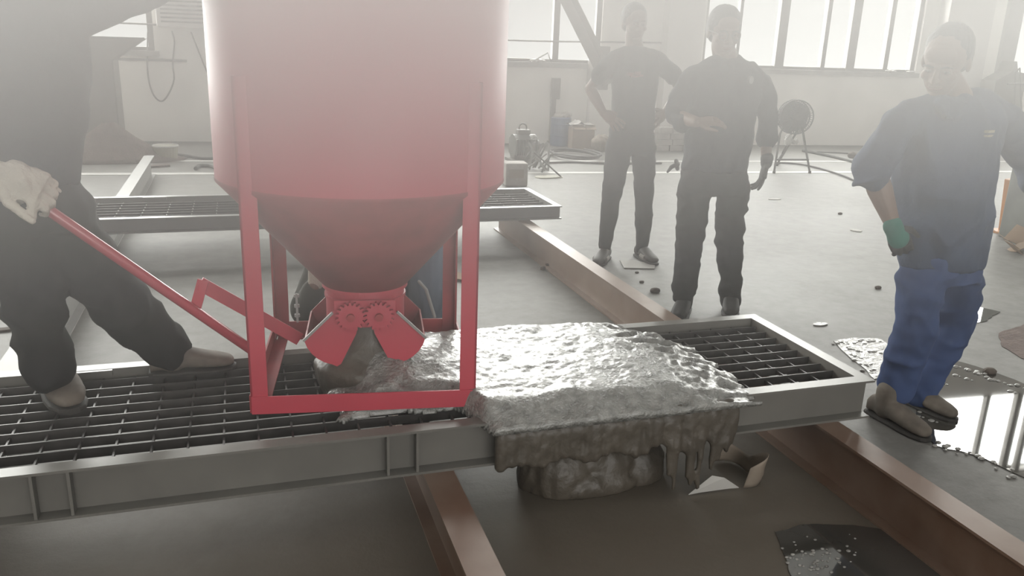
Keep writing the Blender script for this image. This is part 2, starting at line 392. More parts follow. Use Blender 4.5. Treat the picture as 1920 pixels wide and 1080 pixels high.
platform(-2.6, 2.15, 2.235, 3.005, .35, .149, 'near long steel grating with grey channel edges, under the red hopper', M['steel'], stiff=(-1.03, -.585, -.495, .37, .46), tabs=((-.55, 2.962),))
platform(-3.2, 2.268, 5.70, 6.49, .30, .099, 'far narrow steel grating lying behind the red hopper', M['steel_far'], pitch_y=.09, pitch_x=.16, tabs=((-.58, 5.74), (-.62, 6.45)))
b = BM(); box(b, (-2.45, 2.62, .101), (.2, .6, .2)); 
tag(obj('support_block', b, M['dark'], bevel=.006), 'steel support block under the left end of the near grating', 'block')
# ------------------------------------------------------------------ red concrete hopper
HC = Vector((.3815, 2.763, .352)); HR = Matrix.Rotation(R_(-8.6), 4, 'Z')
hop = bpy.data.objects.new('concrete_hopper', None); COL.objects.link(hop); hop.matrix_world = Matrix.Translation(HC) @ HR
tag(hop, 'big red round steel concrete hopper on a square leg frame, standing on the grating', 'hopper')
def lobj(name, bm, m, parent, **k):
    o = obj(name, bm, m, None, **k); o.parent = parent; return o
def lathe(bm, prof, n=96):
    loops = []
    for (r, z) in prof: loops.append([bm.verts.new((r * math.cos(2 * math.pi * k / n), r * math.sin(2 * math.pi * k / n), z)) for k in range(n)])
    for a, b in zip(loops, loops[1:]):
        for k in range(n): bm.faces.new((a[k], a[(k + 1) % n], b[(k + 1) % n], b[k]))
RD = .468
b = BM(); lathe(b, [(RD, .69), (RD, 1.95), (RD - .006, 1.95), (RD - .006, .69), (RD, .69)]); drum = lobj('drum', b, M['red'], hop, smooth=True)
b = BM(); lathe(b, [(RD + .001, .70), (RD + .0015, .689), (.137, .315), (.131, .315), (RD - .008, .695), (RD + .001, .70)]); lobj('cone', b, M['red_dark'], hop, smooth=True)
b = BM(); lathe(b, [(.134, .33), (.134, .20), (.128, .20), (.128, .33), (.134, .33)], 48); lathe(b, [(.146, .325), (.146, .313), (.130, .313), (.130, .325), (.146, .325)], 48)
lathe(b, [(.139, .288), (.139, .279), (.130, .279), (.130, .288), (.139, .288)], 48); lobj('throat', b, M['red'], hop, smooth=False)
H_ = .35; a_ = .052; t_2 = .006
for sx in (-1, 1):
    for sy in (-1, 1):
        b = BM(); z1 = 1.02
        box(b, (sx * (H_ - a_ / 2), sy * (H_ - t_2 / 2), z1 / 2), (a_, t_2, z1)); box(b, (sx * (H_ - t_2 / 2), sy * (H_ - a_ / 2), z1 / 2), (t_2, a_, z1))
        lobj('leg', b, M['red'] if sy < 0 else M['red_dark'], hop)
bz = .058
for sy in (-1, 1):
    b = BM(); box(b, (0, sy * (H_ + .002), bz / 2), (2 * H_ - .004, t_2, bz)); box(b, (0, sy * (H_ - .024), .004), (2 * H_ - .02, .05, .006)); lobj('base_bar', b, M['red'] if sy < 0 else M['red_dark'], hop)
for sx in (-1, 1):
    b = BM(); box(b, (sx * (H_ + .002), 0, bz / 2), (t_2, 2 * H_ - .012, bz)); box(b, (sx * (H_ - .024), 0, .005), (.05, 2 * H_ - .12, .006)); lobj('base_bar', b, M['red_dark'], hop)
for sx in (-1, 1):
    jaw = None
    poly = [(-.105, .262), (-.20, .165)]
    for k in range(1, 6):
        t = k / 6; ang0 = math.atan2(.165 - .25, -.20 + .04); ang1 = math.atan2(.066 - .25, -.088 + .04)
        if ang1 < ang0: ang1 += 2 * math.pi
        an = ang0 + (ang1 - ang0) * t; rr = .182 + .01 * math.sin(math.pi * t)
        poly.append((-.04 + rr * math.cos(an), .25 + rr * math.sin(an)))
    poly += [(-.088, .066), (-.03, .185), (-.014, .26)]
    for j, y0 in enumerate((-.152, .144)):
        b = BM(); prism(b, [Vector((sx * -p, y0, z)) for p, z in poly], (0, .007, 0))
        if j == 0: jaw = lobj('gate_jaw', b, M['red'], hop)
        else: o = lobj('rear_plate', b, M['red_dark'], jaw)
    b = BM()
    pl = poly[1:8]
    for (p, q) in zip(pl, pl[1:]):
        prism(b, [Vector((-sx * p[0], -.146, p[1])), Vector((-sx * q[0], -.146, q[1])), Vector((-sx * q[0] * .97, -.146, q[1] + .005)), Vector((-sx * p[0] * .97, -.146, p[1] + .005))], (0, .292, 0))
    lobj('jaw_shell', b, M['red_dark'], jaw)
    b = BM(); pts = []; n = 18; cx, cz = sx * .046, .25
    for k in range(n * 4):
        rr = .050 if (k % 4) in (0, 1) else .040
        t = 2 * math.pi * k / (n * 4) + (0 if sx > 0 else math.pi / n); pts.append(Vector((cx + rr * math.cos(t), -.172, cz + rr * math.sin(t))))
    prism(b, pts, (0, .016, 0)); g = lobj('gear', b, M['red'], jaw)
    b = BM(); cyl(b, (cx, -.186, cz), (cx, -.150, cz), .013, n=16); lobj('pivot_pin', b, M['red_dark'], g)
    b = BM(); bar(b, (sx * -.0 + sx * .105, -.158, .262), (sx * .202, -.158, .166), .010, .008); lobj('edge_strip', b, M['beam_far'], jaw)
b = BM(); box(b, (0, -.148, .255), (.20, .006, .09)); lobj('gear_plate', b, M['red'], hop)
b = BM(); bar(b, (-.235, .02, .17), (-.235, .02, .275), .007, .007)
for z in (.19, .225, .262): cyl(b, (-.235, .02, z), (-.235, .02, z + .01), .010, n=6)
lobj('bolt_rod', b, M['beam_far'], hop)
b = BM(); tube(b, [(.19, .06, .30), (.215, .06, .27), (.245, .05, .17)], .006, n=8); lobj('link_rod', b, M['beam_far'], hop)
# lever
HI = hop.matrix_world.inverted()
A = HI @ P(84, 389, 2.60); B = HI @ P(480, 662, 2.76); C1 = HI @ P(371, 535, 2.72); C2 = HI @ P(366, 572, 2.72); D = HI @ P(562, 636, 2.80); C0 = HI @ P(374, 531, 2.72)
b = BM(); tube(b, [A, B], .0165, n=16); lev = lobj('lever', b, M['lever_red'], hop, smooth=True)
b = BM(); bar(b, C0, D, .008, .044); bar(b, C0 + Vector((.012, 0, .010)), C2 - Vector((0, 0, .012)), .009, .034, up=(1, 0, .3)); b_up = lobj('lever_bracket', b, M['red'], lev)
b = BM(); bar(b, HI @ P(484, 600, 2.77), HI @ P(484, 672, 2.77), .03, .008); lobj('joining_plate', b, M['red_dark'], lev)
A0 = HI @ P(52, 368, 2.585); b = BM(); tube(b, [A0, A], .0195, n=14); lobj('grip', b, M['rubber'], lev, smooth=True)

# ------------------------------------------------------------------ wet concrete on the grating
def heap():
    b = BM(); nx, ny = 190, 92; x0, x1, y0, y1 = .18, 1.86, 2.185, 3.02; V = {}
    def sm(a, c, t): t = min(1, max(0, (t - a) / (c - a))); return t * t * (3 - 2 * t)
    def hf(x, y):
        n1 = noise.noise(Vector((x * 5, y * 5, 0))); n2 = noise.noise(Vector((x * 14, y * 16, 3))); n3 = noise.noise(Vector((x * 38, y * 45, 7))); n4 = noise.noise(Vector((x * 90, y * 110, 9)))
        grid = abs(((y - 2.25) / .073) % 1 - .5) * 2
        xr = 1.60 + .05 * math.sin((y - 2.2) * 6) + .05 * n2 + .09 * (grid > .55) * (.5 + .8 * n1) + .03 * n3
        if y > 2.8: xr -= (y - 2.8) * .35
        ry = sm(0, .30, xr - x)
        ff = sm(2.40, 2.50, y + .25 * sm(.60, .72, x) + .04 * n2) ; bb = sm(0, .07, 2.985 - y + .012 * n2)
        ll = sm(.0, .16, x - .235 + .05 * n1 + .02 * n2)
        core = min(ry, bb, ll, ff)
        h = .066 * core ** .75 * (1 + .15 * n1) + core * (.005 * n2 + .0032 * n3 + .0038 * n4)
        dx, dy = x - .385, y - 2.74; d = math.hypot(dx, dy * 1.15)
        h += ll * ff * .10 * math.exp(-(d / .17) ** 2)
        if y < 2.30: h *= .35 + .65 * sm(2.18, 2.30, y)
        return (h if core > 0.001 else -.02), core
    Z = {}
    for i in range(nx + 1):
        for j in range(ny + 1):
            x = x0 + (x1 - x0) * i / nx; y = y0 + (y1 - y0) * j / ny; h, c = hf(x, y); Z[i, j] = (x, y, .343 + h, c)
    keep = {k for k, v in Z.items() if v[3] > .001}
    faces = []
    for i in range(nx):
        for j in range(ny):
            q = [(i, j), (i + 1, j), (i + 1, j + 1), (i, j + 1)]
            if sum(k in keep for k in q) >= 2: faces.append(q)
    def vt(k, lo):
        kk = (k, lo)
        if kk not in V:
            x, y, z, c = Z[k]; V[kk] = b.verts.new((x, y, .329 if lo else max(z, .331)))
        return V[kk]
    edge = {}
    for q in faces:
        b.faces.new([vt(k, False) for k in q]); b.faces.new([vt(k, True) for k in q[::-1]])
        for a, c in zip(q, q[1:] + q[:1]):
            e = frozenset((a, c)); edge[e] = None if e in edge else (a, c)
    for e, v in edge.items():
        if v: b.faces.new((vt(v[1], False), vt(v[0], False), vt(v[0], True), vt(v[1], True)))
    return b
hp = obj('wet_concrete', heap(), M['concrete_wet'], smooth=True)
tag(hp, 'glistening heap of fresh wet concrete spread over the grating right of the red hopper', 'concrete')
b = BM()
tube(b, [(.39, 2.745, .60), (.39, 2.742, .52), (.385, 2.74, .44), (.38, 2.735, .38)], [.085, .10, .13, .185], n=20)
b = voxel(b, .012, 3, folds(.012, (9, 9, 3)))
o = obj('falling_concrete', b, M['concrete_brown'], hp, smooth=True); o['label'] = 'brown stream falling between the gate jaws'
b = BM()
xs = np.linspace(.72, 1.55, 24)
for k, x in enumerate(xs):
    lo = .205 + .012 * math.sin(k * 1.3) + .02 * noise.noise(Vector((x * 9, 0, 0)))
    tube(b, [(x, 2.252, .331), (x, 2.228, .328), (x, 2.215, .31), (x, 2.216, lo)], [.022, .024, .023, .018], n=10)
for (x, lo) in ((1.31, .10), (1.335, .04), (1.385, .08), (1.40, .05), (1.43, .03), (1.475, .10), (1.50, .13), (1.53, .16)):
    tube(b, [(x, 2.21, .34), (x, 2.204, .2), (x + .004, 2.206, lo)], [.018, .013, .009], n=8)
for (cx, cy_, rx, ry, rz) in ((1.0, 2.40, .13, .12, .15), (1.16, 2.42, .15, .13, .15), (1.29, 2.42, .12, .12, .12), (1.10, 2.36, .20, .09, .07), (.95, 2.42, .10, .10, .12), (1.1, 2.37, .10, .07, .17)):
    ell(b, (cx, cy_, rz * .3), (rx, ry, rz))
b = voxel(b, .008, 4, folds(.006, (16, 16, 10), 4.0))
o = obj('spilled_concrete', b, M['concrete_brown'], hp, smooth=True); o['label'] = 'brown concrete running over the front rail down to the floor'
for v in o.data.vertices:
    if v.co.z < .001: v.co.z = .001

# ------------------------------------------------------------------ people
def child(name, bm, m, root, label=None, **k):
    o = obj(name, bm, m, root, **k)
    if label: o['label'] = label
    return o
def head(bm, c, rot, s=1.0):
    """adds a head to the body mesh; local -Y is where the face looks"""
    c = Vector(c)
    def E(p, r, rr=None): 
        q = rot @ (Matrix.Rotation(rr, 3, 'X') if rr else Matrix.Identity(3)); ell(bm, c + rot @ (Vector(p) * s), [v * s for v in r], q, n=20)
    E((0, .014, .032), (.076, .094, .088)); E((0, -.022, -.04), (.061, .068, .078)); E((0, -.058, -.098), (.027, .026, .021)); E((0, -.03, -.088), (.045, .045, .03))
    E((0, -.077, .016), (.050, .014, .010)); E((0, -.060, .05), (.055, .025, .035))
    for q in (-1, 1):
        E((q * .040, -.060, -.028), (.023, .022, .020)); E((q * .078, .012, -.008), (.009, .018, .031), .15); E((q * .014, -.095, -.036), (.010, .011, .008))
        E((q * .032, -.074, -.002), (.017, .010, .010))
    tube(bm, [c + rot @ (Vector((0, -.083, .008)) * s), c + rot @ (Vector((0, -.100, -.018)) * s), c + rot @ (Vector((0, -.106, -.034)) * s)], [.008 * s, .011 * s, .013 * s], n=12)
    E((0, -.088, -.060), (.025, .009, .0065)); E((0, -.086, -.072), (.021, .010, .0075))
def face_bits(root, c, rot, s=1.0):
    c = Vector(c)
    for q in (-1, 1):
        b = BM(); ell(b, c + rot @ (Vector((q * .032, -.0805, -.001)) * s), (.0125 * s, .006 * s, .0055 * s), rot, 12); e = child('eye', b, M['eye'], root, smooth=True)
        b = BM(); ell(b, c + rot @ (Vector((q * .032, -.0860, -.001)) * s), (.005 * s, .0022 * s, .005 * s), rot, 10); child('iris', b, M['hair'], e, smooth=True)
        b = BM(); tube(b, [c + rot @ (Vector((q * x, y, z)) * s) for x, y, z in ((.014, -.0915, .017), (.032, -.090, .022), (.050, -.078, .016))], [.0035 * s, .0042 * s, .0025 * s], n=8); child('eyebrow', b, M['hair'], root, smooth=True)
    b = BM(); tube(b, [c + rot @ (Vector((x, y, -.066)) * s) for x, y in ((-.024, -.084), (-.01, -.0945), (.01, -.0945), (.024, -.084))], .0042 * s, n=8); child('lips', b, M['lips'], root, smooth=True)
def hair(root, c, rot, s=1.0, back=.0, label=None):
    c = Vector(c); b = BM()
    ell(b, c + rot @ (Vector((0, .024 + back, .045)) * s), (.083 * s, .096 * s, .087 * s), rot, 24)
    ell(b, c + rot @ (Vector((0, .045 + back, .01)) * s), (.080 * s, .076 * s, .085 * s), rot, 24)
    for q in (-1, 1): ell(b, c + rot @ (Vector((q * .074, .004 + back, .022)) * s), (.009 * s, .02 * s, .03 * s), rot, 12)
    b = voxel(b, .006, 2, lambda co, n: .003 * noise.noise(co * 60)); child('hair', b, M['hair'], root, label, smooth=True)
def hand(bm, w, f, back, thumb, curl=(.5, .5, .55, .6), s=1.0, spread=.06, tc=.5):
    """w wrist, f direction of the fingers, back = direction the back of the hand faces, thumb = direction of the thumb side"""
    w = Vector(w); f = Vector(f).normalized(); back = Vector(back); back = (back - f * back.dot(f)).normalized(); th = Vector(thumb); th = (th - f * th.dot(f) - back * th.dot(back)).normalized()
    rings(bm, [(w - f * .01 * s, th, back, .026 * s, .019 * s), (w + f * .02 * s, th, back, .032 * s, .017 * s), (w + f * .055 * s, th, back, .041 * s, .0155 * s), (w + f * .088 * s, th, back, .040 * s, .012 * s)], n=16)
    for i, (off, ln, cu) in enumerate(zip((.029, .010, -.010, -.028), (.072, .080, .074, .058), curl)):
        p = w + f * (.084 - abs(off) * .15) * s + th * off * s; d = (f + th * (off * spread / .03)).normalized(); pts = [p]
        for k, fr in enumerate((.45, .31, .24)):
            ax = d.cross(back); d2 = Quaternion(ax.normalized(), -cu * (1.0 if k else .7)) @ d; d = d2; p = p + d * ln * fr * s; pts.append(p)
        tube(bm, pts, [.0092 * s, .0086 * s, .0080 * s, .0068 * s], n=10)
    p0 = w + f * .022 * s + th * .026 * s; d = (f * .65 + th * .75 - back * .25).normalized(); p1 = p0 + d * .034 * s; d = (f * (.8 + tc * .2) + th * (.5 - tc * .4) - back * .3 * tc).normalized(); p2 = p1 + d * .030 * s; p3 = p2 + d * .024 * s
    tube(bm, [p0, p1, p2, p3], [.014 * s, .0115 * s, .0095 * s, .0078 * s], n=10)
def shoe(root, ank, toe, m, name='shoe', s=1.0, z0=0.0, label=None, sandal=False):
    ank = Vector(ank); d = Vector((toe[0] - ank.x, toe[1] - ank.y, 0)).normalized(); side = Vector((-d.y, d.x, 0)); up = Vector((0, 0, 1)); o0 = Vector((ank.x, ank.y, z0))
    b = BM(); st = [(-.075, .035, .030, .040), (-.06, .046, .036, .048), (-.02, .055, .040, .056), (.05, .050, .042, .048), (.11, .038, .047, .036), (.16, .031, .046, .029), (.195, .026, .034, .022), (.207, .022, .018, .012)]
    rings(b, [(o0 + d * x * s + up * z * s, side, up, wd * s, hh * s, 2.6) for x, z, wd, hh in [(a, c + .008, e, g * .78) for a, c, e, g in st]], n=18)
    if not sandal: tube(b, [o0 + up * .05 * s, Vector((ank.x, ank.y, max(ank.z, z0 + .10 * s)))], [.046 * s, .048 * s], n=16)
    b = voxel(b, .007, 2); o = child(name, b, m, root, label, smooth=True)
    b = BM(); rings(b, [(o0 + d * x * s + up * .009 * s, side, up, wd * s, .0085 * s, 4) for x, wd in ((-.08, .03), (-.065, .038), (-.02, .042), (.05, .044), (.11, .05), (.16, .048), (.2, .034), (.213, .015))], n=16)
    child('sole', b, M['sole'], o)
    if sandal:
        b = BM(); rings(b, [(o0 + d * x * s + up * .035 * s, side, up, .055 * s, .034 * s) for x in (.06, .125)], n=18, cap=True); child('strap', b, M['sock'], o)
    return o
def garment(name, root, m, fn, vox=.011, amp=.007, seed=0.0, smooth=3, sc=(9, 9, 5), label=None):
    b = BM(); fn(b); b = voxel(b, vox, smooth, folds(amp, sc, seed)); return child(name, b, m, root, label, smooth=True)
def torso(bm, rows, yaw=0.0, n=28):
    u = Vector((math.cos(yaw), math.sin(yaw), 0)); v = Vector((-math.sin(yaw), math.cos(yaw), 0))
    rings(bm, [(p, u, v, a, c, 2.3) for p, a, c in rows], n=n)
def rotm(yaw, pitch, roll=0): return Matrix.Rotation(R_(yaw), 3, 'Z') @ Matrix.Rotation(R_(pitch), 3, 'X') @ Matrix.Rotation(R_(roll), 3, 'Y')

# --- man with his hands on his hips
Y = 5.22; p = lambda u, v, dy=0.0: P(u, v, Y + dy)
m1 = thing('person', 'man in a black T-shirt with both hands on his hips, standing furthest back', 'person', (p(1172, 480).x, 5.22, 0))
hc = p(1190, 43); hr = rotm(-4, 6)
b = BM(); head(b, hc, hr); tube(b, [hc + Vector((0, .01, -.07)), p(1190, 92, .02)], [.054, .062], n=18)
torso(b, [(p(1190, 92), .08, .07), (p(1190, 110), .15, .08), (p(1189, 160), .13, .08), (p(1186, 240), .14, .08)])
for (sh, el, wr, hd, q) in (((1147, 106), (1107, 166), (1131, 211), (1157, 232), 1), ((1236, 106), (1277, 168), (1247, 211), (1220, 232), -1)):
    S, E, Wp = p(*sh), p(*el, .07), p(*wr, -.02)
    tube(b, [S + Vector((0, 0, -.03)), (S + E) / 2, E], [.03, .036, .036], n=14); tube(b, [E, E.lerp(Wp, .35), Wp], [.038, .040, .026], n=14)
    hand(b, Wp, p(*hd, -.10) - Wp, (0, -1, .35), (-.1 * q, -.3, 1), curl=(.15, .2, .25, .3), s=1.05, spread=.25)
for (kx, an) in (((1143, 400), (1134, 468)), ((1207, 400), (1203, 470))): tube(b, [p(1186 + (kx[0] - 1175) * .5, 250), p(*kx), p(*an)], [.06, .045, .034], n=12)
child('body', voxel(b, .0045, 1), M['skin'], m1, smooth=True); face_bits(m1, hc, hr); hair(m1, hc, hr)
def fn(b):
    torso(b, [(p(1190, 86), .066, .062), (p(1190, 93), .10, .08), (p(1190, 102), .165, .092), (p(1190, 116), .178, .108), (p(1190, 140), .168, .118), (p(1190, 172), .155, .113), (p(1188, 205), .152, .108), (p(1186, 236), .158, .112), (p(1185, 243), .158, .112)])
    for q, S, E in ((1, (1150, 108), (1124, 141)), (-1, (1233, 108), (1262, 141))): tube(b, [p(1190 - q * 12, 100), p(S[0] + q * 4, S[1] + 1), p(S[0] - q * 3, S[1] + 9), p(*E, .02)], [.05, .052, .060, .066], n=18)
garment('t_shirt', m1, M['black_cloth'], fn, amp=.008, seed=1)
def fn(b):
    torso(b, [(p(1185, 228), .150, .105), (p(1184, 245), .158, .11), (p(1183, 270), .165, .115), (p(1183, 288), .155, .105)])
    tube(b, [p(1160, 272), p(1157, 300), p(1148, 360), p(1142, 405), p(1134, 462)], [.088, .087, .070, .062, .046], n=18); tube(b, [p(1207, 272), p(1207, 300), p(1208, 360), p(1207, 405), p(1203, 464)], [.087, .085, .070, .064, .046], n=18)
garment('trousers', m1, M['char_trouser'], fn, amp=.009, seed=2, sc=(8, 8, 9))
shoe(m1, p(1134, 470), p(1112, 484, -.25), M['sandal'], 'sandal', sandal=True); shoe(m1, p(1204, 472), p(1228, 488, -.2), M['sandal'], 'sandal', sandal=True)
b = BM()
pc = p(1190, 139, -.124)
for dx, dz, w_, h_ in ((-.03, 0, .05, .02), (.02, .006, .045, .022), (.0, -.016, .06, .010), (.045, -.008, .03, .014)): box(b, pc + Vector((dx, 0, dz)), (w_, .012, h_))
child('chest_print', b, M['print'], m1)

# --- man with glasses
Y = 4.03; m2 = thing('person', 'man with glasses in a dark open-collar work shirt, one black-gloved hand hanging down', 'person', (p(1325, 580).x, 4.0, 0))
hc = p(1358, 60, -.01); hr = rotm(-14, 10)
b = BM(); head(b, hc, hr, 1.03); tube(b, [hc + Vector((.01, .02, -.07)), p(1364, 122, .03)], [.060, .070], n=18)
torso(b, [(p(1362, 122), .09, .08), (p(1360, 140), .17, .09), (p(1352, 200), .16, .10), (p(1345, 300), .15, .1)])
S, E, Wp = p(1292, 158), p(1267, 218, .02), p(1306, 229, -.20)
tube(b, [S, E], [.042, .040], n=14); tube(b, [E, Wp], [.044, .028], n=14); hand(b, Wp, p(1345, 226, -.24) - Wp, (0, -.5, .9), (0, -1, 0), curl=(.3, .35, .4, .45))
S, E, Wp = p(1423, 160), p(1436, 212, .02), p(1437, 306, -.03)
tube(b, [S, E], [.032, .032], n=14); tube(b, [E, E.lerp(Wp, .3), Wp], [.032, .036, .028], n=14)
for (kx, an) in (((1294, 440), (1280, 555)), ((1367, 440), (1370, 565))): tube(b, [p(kx[0], 345), p(*kx), p(*an)], [.055, .048, .036], n=12)
child('body', voxel(b, .0045, 1), M['skin'], m2, smooth=True); face_bits(m2, hc, hr, 1.03); hair(m2, hc, hr, 1.05)
b = BM(); hand(b, Wp + Vector((0, 0, .004)), p(1426, 345, -.05) - Wp, (1, -.3, 0), (0, -1, 0), curl=(.15, .35, .4, .45), s=1.12, spread=.2, tc=0)
tube(b, [Wp + Vector((0, 0, .03)), Wp], [.036, .033], n=14); child('glove', voxel(b, .0045, 1), M['glove_k'], m2, smooth=True)
def fn(b):
    torso(b, [(p(1364, 108, .02), .080, .078), (p(1363, 117, .01), .115, .09), (p(1361, 128), .185, .104), (p(1358, 148), .212, .128), (p(1354, 190), .205, .14), (p(1349, 232), .200, .145), (p(1345, 272), .195, .142), (p(1342, 300), .194, .14), (p(1341, 318), .193, .138)])
    tube(b, [p(1345, 122), p(1305, 140), p(1288, 158), p(1277, 185), p(1269, 220, .01), p(1282, 231, -.09)], [.055, .058, .066, .066, .062, .054], n=18); tube(b, [p(1378, 122), p(1410, 138), p(1424, 156), p(1433, 185), p(1438, 222, .02), p(1439, 262)], [.055, .058, .066, .064, .060, .056], n=18)
    for q in (-1, 1): tube(b, [p(1364 + q * 20, 108, .0), p(1363 + q * 14, 122, -.07), p(1362 + q * 5, 138, -.115)], [.014, .016, .012], n=8)
garment('shirt', m2, M['navy_cloth'], fn, amp=.016, seed=5, sc=(8, 8, 6))
def fn(b):
    torso(b, [(p(1342, 300), .18, .125), (p(1339, 335), .192, .135), (p(1337, 362), .185, .125)])
    tube(b, [p(1301, 350), p(1298, 400), p(1294, 450), p(1289, 500), p(1281, 548)], [.094, .088, .078, .070, .070], n=18); tube(b, [p(1374, 350), p(1371, 400), p(1367, 450), p(1369, 500), p(1369, 562)], [.096, .088, .080, .070, .062], n=18)
garment('trousers', m2, M['black_trouser'], fn, amp=.014, seed=6, sc=(7, 7, 10))
shoe(m2, p(1284, 556, .0), p(1262, 585, -.3), M['boot_k'], s=1.05); shoe(m2, p(1370, 564, .02), p(1374, 595, -.4), M['boot_k'], s=1.05)
b = BM(); tube(b, [p(1270, 308, -.03), p(1259, 313, -.03), p(1252, 322, -.03)], [.014, .012, .007], n=8); tube(b, [p(1268, 302, -.03), p(1270, 316, -.03)], [.012, .012], n=8)
child('pocket_glove', b, M['glove_k'], m2, 'glove tip sticking out of the hip pocket', smooth=True)
b = BM(); pc = p(1408, 150, -.135); rings(b, [(pc + Vector((0, -.006, 0)), Vector((1, .3, 0)), Vector((0, 0, 1)), .017, .020), (pc + Vector((0, .012, 0)), Vector((1, .3, 0)), Vector((0, 0, 1)), .017, .020)], n=16); child('chest_badge', b, M['badge'], m2)
b = BM()
for q in (-1, 1):
    c = hc + hr @ Vector((q * .034, -.100, -.002)) * 1.03; torus(b, c, .022, .0022, ax=hr @ Vector((0, 1, 0)), n=20, k=6)
    bar(b, hc + hr @ Vector((q * .056, -.098, .004)) * 1.03, hc + hr @ Vector((q * .086, .008, .006)) * 1.03, .003, .004)
bar(b, hc + hr @ Vector((-.013, -.101, .002)) * 1.03, hc + hr @ Vector((.013, -.101, .002)) * 1.03, .003, .003)
child('glasses', b, M['fanm'], m2)

# --- man in blue workwear
Y = 2.56; m3 = thing('person', 'man in blue workwear looking down, walking beside the right end of the grating', 'person', (p(1700, 800).x, 2.45, 0))
hc = p(1772, 116, -.02); hr = rotm(-60, 24, 4)
b = BM(); head(b, hc, hr, 1.0); tube(b, [hc + Vector((.02, .025, -.05)), p(1797, 205, .03)], [.060, .072], n=18)
torso(b, [(p(1795, 200), .09, .08), (p(1788, 225), .18, .09), (p(1775, 300), .17, .10), (p(1762, 470), .15, .1)])
S, E, Wp = p(1692, 244), p(1636, 318, .02), p(1676, 428, -.06)
tube(b, [S, E], [.044, .042], n=14); tube(b, [E, E.lerp(Wp, .35), Wp], [.046, .047, .026], n=14, round_end=False)
S2, E2, W2 = p(1874, 236), p(1932, 310, .04), p(1965, 400, -.08)
tube(b, [S2, E2], [.044, .042], n=14); tube(b, [E2, W2], [.046, .03], n=14); hand(b, W2, (.2, -.2, -1), (1, -.2, 0), (0, -1, 0))
tube(b, [p(1745, 500), p(1728, 610), p(1688, 745)], [.07, .05, .036], n=12); tube(b, [p(1790, 500, .08), p(1790, 610, .08), p(1722, 745, .08)], [.07, .05, .036], n=12)
child('body', voxel(b, .004, 1), M['skin'], m3, smooth=True); face_bits(m3, hc, hr); hair(m3, hc, hr, 1.0, back=.012)
b = BM(); G0 = Wp; hand(b, Wp, p(1704, 492, -.05) - Wp, (-.6, -1, .2), (1, -.6, 0), curl=(.3, .35, .4, .4), s=1.1); g = child('glove', voxel(b, .0045, 1), M['glove_k'], m3, smooth=True)
b = BM(); d = (p(1704, 492, -.05) - Wp).normalized(); tube(b, [Wp - d * .015, Wp + d * .02, Wp + d * .055], [.037, .036, .042], n=18, side=(-.6, -1, .2), flat=.72); child('cuff', voxel(b, .005, 1), M['glove_g'], g, 'green knitted cuff', smooth=True)
def fn(b):
    torso(b, [(p(1796, 176, .02), .085, .082), (p(1795, 186, .01), .125, .095), (p(1790, 199), .185, .105), (p(1783, 224), .215, .128), (p(1777, 270), .212, .142), (p(1772, 330), .206, .148), (p(1768, 390), .198, .148), (p(1764, 445), .188, .142), (p(1763, 480), .182, .14), (p(1763, 496), .18, .138)], yaw=-.06)
    tube(b, [p(1765, 196), p(1712, 214), p(1684, 236), p(1658, 275), p(1636, 312, .02), p(1634, 332, .0)], [.058, .060, .072, .074, .072, .064], n=18); tube(b, [p(1622, 300, .02), p(1610, 312, .02)], [.03, .016], n=8)
    tube(b, [p(1815, 190), p(1855, 204), p(1882, 226), p(1912, 266, .02), p(1932, 312, .04), p(1940, 335, .0)], [.055, .060, .070, .074, .072, .066], n=18)
    for q in (-1, 1): tube(b, [p(1796 + q * 36, 176, .0), p(1790 + q * 24, 196, -.085), p(1784 + q * 8, 222, -.125)], [.016, .018, .013], n=8)
    torus(b, p(1633, 336, -.005), .062, .011, ax=E - Wp)
garment('shirt', m3, M['blue_shirt'], fn, vox=.010, amp=.019, seed=8, sc=(8, 8, 6))
def fn(b):
    torso(b, [(p(1763, 470), .165, .125), (p(1763, 500), .168, .13), (p(1765, 525), .160, .12)])
    tube(b, [p(1728, 520, -.02), p(1722, 570, -.05), p(1722, 612, -.06), p(1698, 665, -.03), p(1680, 728, .0)], [.094, .086, .084, .080, .074], n=18)
    tube(b, [p(1800, 520, .03), p(1792, 570, .05), p(1785, 610, .06), p(1755, 670, .08), p(1722, 738, .07)], [.095, .090, .084, .076, .068], n=18)
garment('trousers', m3, M['blue_trouser'], fn, vox=.010, amp=.017, seed=9, sc=(7, 7, 9))
a1 = PZ(1680, 800, .0); a2 = Vector((2.60, 2.60, 0))
shoe(m3, (a1.x, a1.y + .07, .13), (a1.x + .03, a1.y - .2, 0), M['boot'], 'boot', s=1.05); shoe(m3, (p(1720, 745, .07).x, 2.66, .13), (p(1720, 745, .07).x + .05, 2.4, 0), M['boot'], 'boot', s=1.02)
b = BM(); pc = p(1852, 246, -.128); box(b, pc, (.050, .03, .009), Matrix.Rotation(.35, 3, 'Z')); box(b, pc - Vector((0, 0, .016)), (.050, .03, .007), Matrix.Rotation(.35, 3, 'Z')); child('chest_tag', b, M['tag'], m3)

